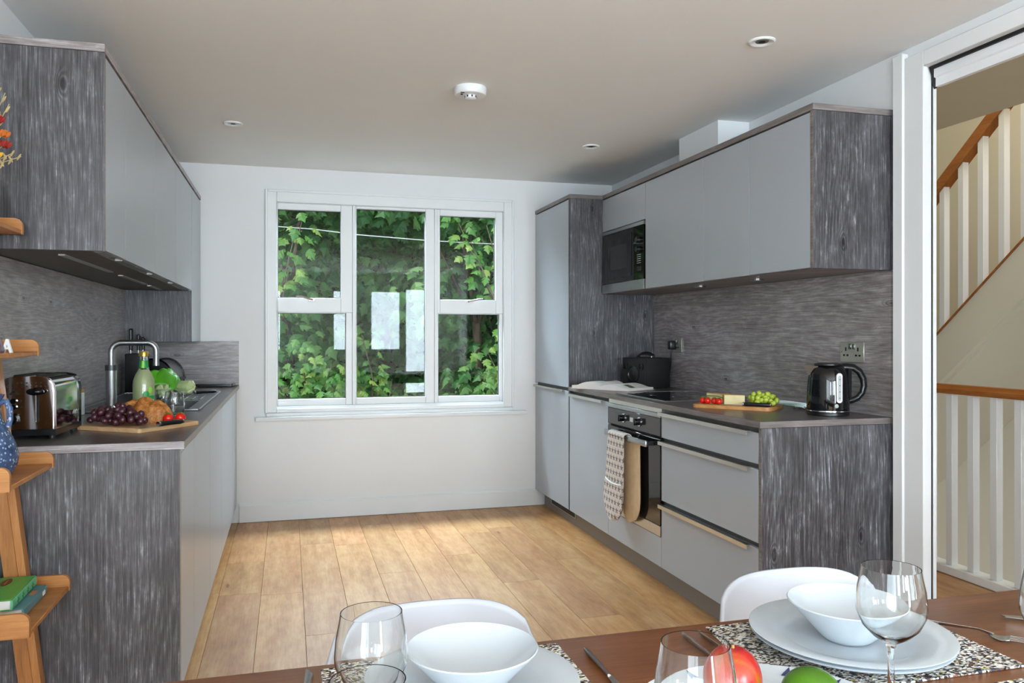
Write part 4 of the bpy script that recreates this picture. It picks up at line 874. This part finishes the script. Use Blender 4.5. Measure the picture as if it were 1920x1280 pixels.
# bread bin: roll top, local x across
bn = thing('bread_bin', 'black roll-top bread bin with silver curved lid against the back upstand', 'bread bin', (-.765, 5.37, ZP), rotz=PI/2-.08, local=True)
hw = .17; prof = [(-.11, .004)]+[(-.11+.22*(1-math.cos(PI*i/18))/2*1.0, .06+.125*math.sin(PI*i/18)) for i in range(19)]+[(.11, .004)]
prof = [(-p[0], p[1]) for p in prof]
for s in (-1, 1): MB().prism(prof, 'x', min(s*.158, s*.172), max(s*.158, s*.172)).build('end_cheek', 'black_satin', bn)
MB().prism([(p[0]*.93, .006+(p[1]-.006)*.94) for p in prof], 'x', -.158, .158).build('roll_lid', 'brushed_steel', bn)
MB().tube([(-.171, p[0]*1.01, p[1]+.001) for p in prof], .006, 6).build('cheek_rim', 'black_gloss', bn)
MB().box(-.158, .158, -.122, -.1, .05, .064, .004).build('lid_handle', 'black_satin', bn)
B(-.165, .165, -.105, .105, 0, .006).build('base', 'black_matte', bn)
# flat scale
tb = thing('tablet_scale', 'flat black kitchen scale lying near the window wall', 'scale', (-.45, 5.46, ZP), rotz=-.05, local=True)
MB().prism(rrect(.115, .08, .012), 'z', .004, .018).build('body', 'black_satin', tb)
MB().prism(rrect(.108, .073, .01), 'z', .018, .0195).build('glass_plate', 'dark_glass', tb)
for sx in (-.09, .09):
    for sy in (-.055, .055): MB().cyl((sx, sy, 0), (sx, sy, .005), .01, n=12).build('foot', 'black_matte', tb)

# ------------------------------------------------------------------ oak ladder shelf on the left
ls = thing('ladder_shelf', 'tapering oak ladder shelf against the left wall', 'shelf', (-.75, 2.48, 0))
xe = lambda z: -.5785-.1178*z
xr = lambda z: -.672-.119*z
MB().prism([(xr(0), 0), (xr(1.75), 1.75), (xr(1.75)-.058, 1.75), (xr(0)-.058, 0)], 'y', 2.63, 2.668).build('leaning_rail', 'oak_rail', ls)
MB().prism([(xr(0)-.02, 0.002), (xr(1.75)-.02, 1.75), (xr(1.75)-.04, 1.75), (xr(0)-.04, 0.002)], 'y', 2.624, 2.63).build('rail_fluting', 'oak_rail', ls)
B(-.918, -.875, 2.63, 2.668, .125, 1.75, .002).build('wall_rail', 'oak_rail', ls)
SHZ = (.478, .850, 1.185, 1.545)
for z in SHZ:
    e = xe(z); tr_ = B(-.905, e, 2.29, 2.682, z, z+.013, .002).build('tray', 'oak_shelf', ls)
    for y0, h_ in ((2.282, .062), (2.672, .048)):
        n = 6; r = .022; pl = [(-.905, z), (e+.002, z)]+[(e+.002-r+r*math.cos(PI/2*i/n), z+h_-r+r*math.sin(PI/2*i/n)) for i in range(n+1)]+[(-.905, z+h_)]
        MB().prism(pl, 'y', y0, y0+.013).build('lip', 'oak_shelf', tr_)
# books
def book(name, label, x0, x1, y0, y1, z0, z1, cover, spine, rot):
    c = ((x0+x1)/2, (y0+y1)/2, z0); w, l, h_ = (x1-x0)/2, (y1-y0)/2, z1-z0
    t = thing(name, label, 'book', c, rot, local=True)
    MB().box(-w, w, -l, l, 0, .003, .0008).box(-w, w, -l, l, h_-.003, h_, .0008).build('cover', cover, t)
    MB().prism([(w-.003, 0), (w+.002, .004), (w+.0035, h_/2), (w+.002, h_-.004), (w-.003, h_)], 'y', -l, l).build('spine', spine, t)
    B(-w+.004, w-.004, -l+.004, l-.004, .003, h_-.003).build('pages', 'paper', t); return t, w, l, h_
t, w, l, h_ = book('teal_book', 'teal hardback lying underneath the green book', -.865, -.680, 2.40, 2.612, .4915, .5185, 'book_teal', 'book_teal', 0)
for k in range(3): B(w+.0034, w+.0042, l-.03-.008*k, l-.024-.008*k, .008, .02).build('spine_print', 'white_print', t)
B(w-.034, w-.028, -l, l, h_, h_+.0004).build('hinge_groove', 'book_cover_pink', t); B(w-.02, w-.006, l-.09, l-.055, h_, h_+.0005).build('cover_print', 'orange_print', t)
t, w, l, h_ = book('green_book', 'green hardback with brown pod pictures on top of the stack', -.885, -.705, 2.385, 2.61, .5188, .5478, 'book_green', 'book_mint', .02)
for cx, cy_, s in ((.03, .06, 1.), (.0, -.06, .9), (-.05, .0, 1.)):
    MB().prism([(cx+.013*s*math.cos(a)*1., cy_+.036*s*math.sin(a)*abs(math.sin(a))**.3) for a in [2*PI*i/20 for i in range(20)]], 'z', h_, h_+.0006).build('pod_print', 'pod_brown', t)
    MB().prism([(cx-.001, cy_-.02*s), (cx+.001, cy_-.02*s), (cx+.001, cy_+.02*s), (cx-.001, cy_+.02*s)], 'z', h_+.0006, h_+.0009).build('pod_vein', 'orange_print', t)
for k in range(4): MB().box(w+.003, w+.0042, -.07+.045*k, -.064+.045*k, .006, .022).box(w+.003, w+.0042, -.078+.045*k, -.056+.045*k, .013, .0155).build('spine_print', 'bottle_green_print', t)
# jug
jg = thing('jug', 'blue dotted ceramic jug on the ladder shelf', 'jug', (-.80, 2.45, .8635), local=True)
MB().lathe([(.05, 0), (.075, .004), (.09, .03), (.094, .055), (.086, .09), (.07, .125), (.056, .155), (.05, .18), (.054, .205), (.06, .222), (.055, .222), (.048, .205), (.044, .18), (.05, .15), (.064, .12), (.08, .06), (.07, .012)], 48).build('vessel', 'jug_glaze', jg)
MB().tube([(.052, -.0, .2), (.066, 0, .205), (.074, 0, .185), (.075, 0, .155), (.07, 0, .135)], .008, 10).build('jug_handle', 'jug_glaze', jg)
# ornament and letter
fg = thing('ornament', 'patterned cone-shaped ornament on the ladder shelf beside white letter', 'ornament', (-.80, 2.46, 1.1985), local=True)
MB().lathe([(.055, 0), (.058, .006), (.05, .035), (.047, .04)], 32).build('skirt', 'sage_figure', fg)
MB().lathe([(.047, .04), (.048, .046), (.042, .07), (.038, .074)], 32).build('green_band', 'ornament_green', fg)
MB().lathe([(.038, .074), (.034, .09), (.02, .13), (.004, .16)], 32).build('navy_top', 'navy_print', fg)
props(MB().prism([(-.739-.013, 1.1985), (-.739-.006, 1.1985), (-.739, 1.221), (-.739+.006, 1.1985), (-.739+.013, 1.1985), (-.739+.003, 1.236), (-.739-.003, 1.236)], 'y', 2.47, 2.48).prism([(-.739-.005, 1.208), (-.739+.005, 1.208), (-.739+.004, 1.213), (-.739-.004, 1.213)], 'y', 2.471, 2.479).build('letter_a', 'white_plastic'), 'small white letter A standing on the ladder shelf', 'letter')
# dried flowers in a vase
vs = props(MB().lathe([(.03, 0), (.05, .01), (.055, .05), (.035, .1), (.028, .12), (.024, .12), (.03, .1), (.05, .05), (.04, .012)], 32, (-.83, 2.5, 1.5585)).build('vase', 'porcelain'), 'white vase holding dried flowers on the top ladder shelf', 'vase')
df = thing('dried_flowers', 'spray of dried red, orange and yellow flowers at the left edge', 'flowers', (-.83, 2.5, 1.57))
for i, (x, z, m) in enumerate([(-.765, 1.835, 'flower_red'), (-.758, 1.80, 'flower_orange'), (-.762, 1.775, 'flower_red'), (-.772, 1.738, 'flower_yellow'), (-.80, 1.79, 'flower_orange'), (-.81, 1.84, 'flower_red')]):
    y = 2.5+.02*((i % 3)-1)
    hd = MB()
    for k in range(14):
        a = k*2.4; r = .016*math.sqrt((k+.5)/14); hd.ball((x+r*math.cos(a), y+r*math.sin(a)*.9, z+.008-r*.5), (.005, .005, .009), 6, 4, Matrix.Rotation(.6*math.cos(a), 3, 'Y'))
    hd.build('flower_head', m, df)
    MB().tube([(-.83, 2.5, 1.66), ((-.83+x)/2-.01, (2.5+y)/2, (1.68+z)/2), (x, y, z)], .0016, 5).build('flower_stem', 'dry_straw', df)
for i, (x, z) in enumerate([(-.752, 1.915), (-.765, 1.94), (-.742, 1.885), (-.712, 1.742), (-.73, 1.752), (-.77, 1.72)]):
    g = MB().tube([(-.83, 2.5, 1.67), ((-.83+x)/2, 2.495, (1.69+z)/2), (x, 2.5, z)], .0012, 5)
    for k in range(5):
        f = .55+.09*k; p = Vector((-.83+(x+.83)*f, 2.498, 1.67+(z-1.67)*f)); g.ball(p+Vector((.005*(-1)**k, 0, .004)), (.003, .003, .011), 6, 4, Matrix.Rotation(.5*(-1)**k, 3, 'Y'))
    g.build('grass_spray', 'dry_straw', df)

# ------------------------------------------------------------------ dining table and place settings
TZ = .745
tb = thing('dining_table', 'brown wooden dining table in the foreground', 'table', (.75, .8, 0))
B(-.45, 1.95, .35, 1.25, TZ-.032, TZ, .003, 2).build('tabletop', 'walnut_table', tb)
B(-.37, 1.87, .42, 1.18, TZ-.11, TZ-.0325).build('apron', 'walnut_table', tb)
for x in (-.36, 1.80):
    for y in (.43, 1.11): B(x, x+.06, y, y+.06, .001, TZ-.1105, .002).build('leg', 'walnut_table', tb)
# white shell chairs on the far side
def chair(cx, yb, label, rot=0.):
    t = thing('shell_chair', label, 'chair', (cx, yb-.2, 0), rot, 'white shell chairs', local=True)
    # centre line of the shell: (y, z, half width, side curl)
    P_ = [(-.22, .43, .19, .0), (-.2, .437, .205, .012), (-.1, .43, .215, .028), (.02, .424, .217, .04), (.1, .43, .215, .05), (.15, .455, .212, .06), (.18, .51, .208, .066), (.196, .58, .203, .066), (.206, .64, .198, .058), (.214, .70, .19, .048), (.22, .752, .18, .04)]
    def cr(k):
        k = max(0., min(len(P_)-1.0001, k)); i = int(k); q = k-i; g = lambda j: P_[max(0, min(len(P_)-1, j))]
        return [.5*((2*g(i)[n])+(-g(i-1)[n]+g(i+1)[n])*q+(2*g(i-1)[n]-5*g(i)[n]+4*g(i+1)[n]-g(i+2)[n])*q*q+(-g(i-1)[n]+3*g(i)[n]-3*g(i+1)[n]+g(i+2)[n])*q**3) for n in range(4)]
    def f(u, v):
        s = 2*u-1; cut = 1.75*(1-(1-abs(s)**3.2)**(1/3.2))      # rounded top corners
        y, z, w, c = cr(v*(len(P_)-1-cut)); e = abs(s)**2.4; bk_ = min(1, max(0, (z-.43)/.14)); bk_ = bk_*bk_*(3-2*bk_)
        return (s*w, y-c*e*bk_*1.3, z+c*e*(1-bk_)*1.6)
    MB().grid(f, 28, 39).build('seat_shell', 'chair_white', t, angle=80, solid=.008)
    for sx in (-1, 1):
        for sy in (-1, 1): MB().cyl((sx*.12, sy*.1+.0, .42), (sx*.21, sy*.2, .002), .013, .010, 12).build('leg', 'oak_rail', t)
    MB().tube([(-.165, -.15, .2), (.165, .15, .2)], .004, 8).tube([(.165, -.15, .205), (-.165, .15, .205)], .004, 8).build('wire_brace', 'black_satin', t)
chair(.252, 1.455, 'white moulded shell chair behind the left place setting')
chair(1.01, 1.455, 'white moulded shell chair behind the right place setting')
# placemats
def placemat(x0, x1, y0, y1, label): return B(x0, x1, y0, y1, TZ+.0003, TZ+.0035, .001).build('placemat', 'speckled_weave', label=label, cat='placemat', group='speckled placemats')
placemat(.047, .42, .95, 1.226, 'speckled placemat under the left plate and bowl'); placemat(.688, 1.076, .952, 1.226, 'speckled placemat under the right stacked plates'); placemat(.975, 1.35, .63, .918, 'speckled placemat in the bottom right corner')
def plate(x, y, z, r, label, name='dinner_plate'):
    p = [(r*.55, 0), (r*.6, .002), (r*.66, .006), (r*.98, .018), (r, .0205), (r*.985, .0215), (r*.66, .0095), (r*.6, .0062), (.002, .0055)]
    return props(MB().lathe(p, 64, (x, y, z)).build(name, 'porcelain'), label, 'plate', 'white dinner plates')
def bowl(x, y, z, r, label):
    p = [(r*.34, 0), (r*.4, .001), (r*.46, .006), (r*.75, .034), (r*.98, .0565), (r, .059), (r*.985, .0605), (r*.95, .0565), (r*.72, .034), (r*.42, .010), (.002, .006)]
    return props(MB().lathe(p, 64, (x, y, z)).build('bowl', 'porcelain'), label, 'bowl', 'white conical bowls')
PZ = TZ+.0037
plate(.247, 1.085, PZ, .15, 'white dinner plate under the left bowl'); bowl(.247, 1.085, PZ+.006, .092, 'white conical bowl at the left place setting')
plate(.866, 1.085, PZ, .152, 'lower white plate of the stack at the right place setting'); plate(.866, 1.085, PZ+.0075, .155, 'upper white plate of the stack under the right bowl')
bowl(.862, 1.085, PZ+.0135, .092, 'white conical bowl at the right place setting')
# wine glasses
def wine_glass(x, y, label, s=1., sr=1.):
    t = thing('wine_glass', label, 'glass', (x, y, TZ+.0004), 0, 'stemmed wine glasses', local=True); H = .207
    o = [(.034, 0), (.0345, .0015), (.02, .005), (.007, .011), (.0042, .02), (.004, .06), (.0045, .083), (.009, .092), (.022, .101), (.035, .117), (.0425, .138), (.043, .15), (.041, .175), (.0375, .195), (.036, H)]
    i_ = [(.0348, H-.0003), (.0364, .194), (.0398, .174), (.0418, .15), (.0412, .138), (.034, .119), (.021, .1035), (.009, .097), (.001, .0955)]
    MB().lathe([(r*sr, z*s) for r, z in o+i_], 56).build('glass', 'clear_glass', t); return t
wine_glass(.795, .912, 'wine glass standing before the right stacked plates', .89, 1.06); wine_glass(.094, .945, 'wine glass beside the left bowl in front of the chair', .86)
wine_glass(.072, .759, 'wine glass at bottom left, only its rim showing', .86); wine_glass(.413, .757, 'wine glass left of the red mango', .86); wine_glass(1.005, .845, 'wine glass cut off by the right edge', .89)
# fruit platter
fp_ = thing('fruit_platter', 'white oval platter with blue rim marks under the fruit', 'platter', (.588, .90, TZ+.0004), rotz=-.12, local=True)
MB().lathe([(.1, 0), (.11, .002), (.15, .012), (.2, .021), (.202, .023), (.2, .024), (.15, .015), (.108, .006), (.002, .005)], 64, sx=.84, sy=.68).build('dish', 'porcelain', fp_)
for k in range(26):
    if k % 2: continue
    a = 2*PI*k/26; 
    MB().grid(lambda u, v: (.84*(.168+.028*v)*math.cos(a+.05*(2*u-1)*(1-v)), .68*(.168+.028*v)*math.sin(a+.05*(2*u-1)*(1-v)), .0192+.0054*v), 3, 3).build('rim_mark', 'navy_print', fp_)
mg = thing('mango', 'red mango on the white platter', 'mango', (.565, .935, TZ+.0068), .5, local=True)
def fruit(rx, ry, rz, dent=0.):
    return lambda u, v: (rx*math.sin(PI*v)*math.cos(2*PI*u)*(1+.06*math.cos(PI*v)), ry*math.sin(PI*v)*math.sin(2*PI*u), rz-rz*math.cos(PI*v)-dent*max(0, v-.8)**2*rz*8)
MB().grid(fruit(.039, .037, .043, .25), 36, 24).build('skin', 'mango_skin', mg, angle=80)
MB().cyl((0, 0, .078), (.002, .001, .086), .0025, .0018, 8).build('stub', 'stem_tan', mg)
lm = thing('lime', 'big green lime on the white platter', 'lime', (.655, .895, TZ+.0068), .3, local=True)
MB().grid(fruit(.041, .036, .031), 36, 24).build('rind', 'lime_skin', lm, angle=80)
MB().ball((.041, 0, .031), (.005, .006, .006), 10, 8).build('tip', 'lime_skin', lm)
# cutlery
def fork(x, y, rot, label, z=TZ+.0005):
    t = thing('fork', label, 'fork', (x, y, z), rot, 'steel cutlery', local=True)
    MB().tube([(-.125, 0, .004), (-.1, 0, .004), (-.05, 0, .007), (0, 0, .01), (.022, 0, .006)], [.0075, .0075, .0048, .0032, .005], 10, sq=(.32, 1)).build('fork_handle', 'steel', t)
    MB().grid(lambda u, v: (.016+.03*v, (2*u-1)*(.004+.0085*min(1, v*1.8)), .0055-.003*math.sin(PI*v)), 8, 6).build('fork_head', 'steel', t, solid=.0018)
    for k in range(4): MB().tube([(.045, -.0105+.007*k, .0052), (.065, -.0105+.007*k, .006), (.085, -.0105+.007*k, .0105)], [.0018, .0016, .001], 6, sq=(.8, 1)).build('tine', 'steel', t)
def tknife(x, y, rot, label, z=TZ+.0005):
    t = thing('dinner_knife', label, 'knife', (x, y, z), rot, 'steel cutlery', local=True)
    MB().tube([(-.1, 0, .0045), (-.09, 0, .0045), (-.04, 0, .005), (0, 0, .0045)], [.006, .0082, .0062, .0045], 10, sq=(.5, 1)).build('knife_handle', 'steel', t)
    MB().prism([(0, -.004), (.085, -.008), (.115, -.004), (.11, .004), (.08, .006), (0, .004)], 'z', .0038, .0055).build('knife_blade', 'steel', t)
tknife(.452, 1.083, -PI/2-.02, 'dinner knife to the right of the left placemat'); tknife(.636, 1.10, -PI/2+.05, 'dinner knife seen through the wine glass left of right placemat'); fork(.667, 1.075, -PI/2+.02, 'fork beside the knife left of the right placemat')
fork(1.112, 1.075, -.95, 'fork lying right of the right stacked plates'); tknife(1.31, 1.06, PI-.62, 'knife with its tip showing at the right edge'); fork(.018, 1.09, -PI/2-.1, 'fork handle at the bottom left of the table')

# ------------------------------------------------------------------ garden outside the window
random.seed(11)
struct(B(-14, 16, YB+T+.1, 30, -.9, -.8), 'ground_garden', 'garden_soil')
# maple-like leaf outline in its own plane, stalk at origin, tip along +x
LEAF = [(.0, .0), (.1, -.3), (.32, -.5), (.36, -.28), (.55, -.42), (.66, -.2), (1., 0), (.66, .2), (.55, .42), (.36, .28), (.32, .5), (.1, .3)]
def add_leaf(vs, fs, p, s, n, d):
    n = n.normalized(); d = (d-n*d.dot(n)).normalized(); e = n.cross(d); b = len(vs)
    vs.append(p+d*s*.36+n*s*.05)
    for x, y in LEAF: vs.append(p+d*(x*s)+e*(y*s)-n*(abs(y)*s*.25+x*x*s*.18))
    k = len(LEAF)
    for i in range(k): fs.append((b, b+1+i, b+1+(i+1) % k))
def rv(): 
    v = Vector((random.gauss(0, 1), random.gauss(0, 1), random.gauss(0, 1))); return v.normalized()
def foliage(name, m, parent, blobs, n, s0, s1):
    vs, fs = [], []; tot = sum(b[3]*b[4]*b[5] for b in blobs)
    for cx, cy_, cz, rx, ry, rz in blobs:
        for _ in range(int(n*rx*ry*rz/tot)):
            q = rv(); r = random.random()**.45; p = Vector((cx+q.x*rx*r, cy_+q.y*ry*r, cz+q.z*rz*r))
            nn = (q*.7+Vector((0, -.5, .7))+rv()*.6); add_leaf(vs, fs, p, random.uniform(s0, s1), nn, Vector((q.x, -.3, -.7))+rv()*.7)
    me = bpy.data.meshes.new(name); o_ = ORG[parent.name]; me.from_pydata([v-o_ for v in vs], [], fs); me.materials.append(M[m])
    o = link(bpy.data.objects.new(name, me)); o.parent = parent; ORG[o.name] = o_; o['kind'] = 'stuff'; return o
def tree(label, x, y, h_, trunk_r, lean, blobs, n, s0, s1, m='tree_leaf', name='garden_tree'):
    t = thing(name, label, 'tree', (x, y, -.8), group='trees beyond the window' if name == 'garden_tree' else None)
    pts = [(x, y, -.85), (x+lean*.3, y, h_*.3), (x+lean*.7, y+.1, h_*.65), (x+lean, y+.1, h_)]
    MB().tube(pts, [trunk_r, trunk_r*.8, trunk_r*.6, trunk_r*.3], 12).build('trunk', 'tree_bark', t)
    for cx, cy_, cz, rx, ry, rz in blobs[:5]: MB().tube([pts[1], ((pts[2][0]+cx)/2, (pts[2][1]+cy_)/2-.1, (pts[1][2]+cz)/2+.2), (cx, cy_, cz)], [trunk_r*.4, trunk_r*.25, trunk_r*.1], 7).build('branch', 'tree_bark', t)
    foliage('foliage', m, t, blobs, n, s0, s1); return t
tree('sycamore tree with hanging leaves at the upper left of the window', .15, 9.2, 4.2, .06, -.5, [(-.5, 8.3, 2.9, .9, .6, .5), (.4, 8.9, 3.2, 1.1, .6, .7), (-1.4, 8.9, 2.7, 1., .7, .8), (-.9, 9.6, 3.6, 1.2, .9, .8), (.1, 9.5, 2.3, .7, .5, .5), (-.2, 9.0, 1.3, 1., .5, .7), (-.9, 9.0, .3, .9, .5, .7)], 4200, .1, .19)
tree('sycamore tree with leaning brown trunk at the upper right of the window', 2.2, 8.9, 4.4, .065, -.4, [(1.75, 8.2, 2.75, .7, .5, .45), (2.5, 8.4, 2.5, .7, .6, .7), (1.2, 8.9, 3.0, .9, .6, .6), (3.1, 9.2, 3.0, 1., .9, 1.), (2.2, 9.4, 3.8, 1.3, .9, .7), (2.6, 8.2, 1.6, .5, .5, .6), (2.4, 8.9, .6, .9, .5, .8), (1.7, 9.0, 1.7, .6, .5, .6)], 4200, .1, .19)
tree('tree with loose foliage behind the middle window pane', 1.15, 10.4, 4.5, .07, .3, [(1.0, 9.9, 2.1, .9, .5, .6), (.6, 10.2, 1.2, .9, .5, .6), (1.6, 10.2, 1.5, .8, .5, .6), (1.2, 10.6, 3.1, 1.4, .8, .9), (2.2, 10.6, .8, .8, .6, .6), (.9, 9.6, .3, 1.1, .5, .6), (1.1, 9.6, 2.9, .9, .5, .6)], 3800, .1, .18)
hd_ = thing('ivy_bank', 'dark ivy-covered bank filling the back of the garden', 'hedge', (1, 11.8, -.8))
MB().grid(lambda u, v: (-9+20*u, 11.4+2.4*v+.35*math.sin(13*u+4*v), -.85+4.6*v+.2*math.sin(9*u+3*v)), 40, 16).build('bank_slope', 'garden_soil', hd_)
foliage('ivy_leaves', 'hedge_leaf', hd_, [(-4.6+1.15*i, 11.55+.35*j, .1+1.25*j+.2*(i % 2), .95, .5, .95) for i in range(12) for j in range(4)], 13000, .11, .2)
# nearer leafy saplings whose leaves can be picked out
def leaf_mesh(nm):
    vs, fs = [], []; add_leaf(vs, fs, Vector((0, 0, 0)), 1., Vector((0, 0, 1)), Vector((1, 0, 0)))
    me = bpy.data.meshes.new(nm); me.from_pydata(vs, [], fs); me.materials.append(M['sapling_leaf']); return me
LM = leaf_mesh('leaf')
def sapling(label, x, y, z0, tips, per, spread, s0, s1):
    t = thing('sapling', label, 'shrub', (x, y, -.8), group='leafy saplings outside the window')
    for tx, ty, tz in tips:
        mid = Vector(((x+tx)/2+.08, (y+ty)/2, z0+(tz-z0)*.55)); MB().tube([(x, y, -.82), (x+.02, y, z0), mid, (tx, ty, tz)], [.022, .016, .009, .003], 6).build('stem', 'tree_bark', t)
        for k in range(per):
            f = random.random()**.6; base = mid.lerp(Vector((tx, ty, tz)), f); q = rv(); p = base+Vector((q.x*spread, q.y*spread*.6, q.z*spread*.75))
            o = link(bpy.data.objects.new('leaf', LM)); o.parent = t; o.location = p-ORG[t.name]; s = random.uniform(s0, s1); o.scale = (s, s, s)
            n = (Vector((q.x*.5, -.8, .7))+rv()*.45).normalized(); d = Vector((q.x, -.2, -.6))+rv()*.5; d = (d-n*d.dot(n)).normalized()
            o.rotation_euler = Matrix((d, n.cross(d), n)).transposed().to_euler()
sapling('bright green sapling low in the left window panes', .0, 6.95, .3, [(.12, 6.85, 1.12), (.3, 6.8, .86), (-.12, 6.85, .92), (.02, 6.8, .8), (.36, 6.9, 1.0), (-.02, 6.95, .68), (.22, 6.85, .68)], 24, .13, .06, .11)
sapling('yellow-green sapling low in the right window panes', 1.95, 7.05, .3, [(1.85, 6.9, 1.0), (1.62, 6.9, .92), (1.9, 6.95, 1.32), (1.72, 7., 1.12)], 15, .12, .06, .1)
sapling('pale green sapling behind the middle pane at its left side', .72, 7.6, .3, [(.66, 7.5, 1.25), (.72, 7.5, 1.0), (.62, 7.5, .8), (.95, 7.6, .82)], 16, .14, .06, .11)
sapling('tall sapling with leaves high in the left pane', -.42, 7.2, .6, [(-.1, 7.0, 2.2), (.06, 7.0, 2.12), (-.2, 7.0, 2.0), (.12, 7.1, 2.24)], 16, .13, .07, .12)
sapling('tall sapling with leaves high in the right pane', 2.05, 7.2, .6, [(1.75, 7.1, 2.25), (1.6, 7.1, 2.1), (1.95, 7.1, 2.0), (1.98, 7.1, 1.7), (1.5, 7.2, 2.3)], 16, .14, .07, .12)
props(MB().tube([(-3, 7.45, 2.33), (.21, 7.45, 2.204), (.605, 7.45, 2.167), (1.26, 7.45, 2.134), (4.6, 7.45, 2.06)], .0045, 6).build('overhead_cable', 'cable_grey'), 'thin grey cable crossing in front of the trees', 'cable')
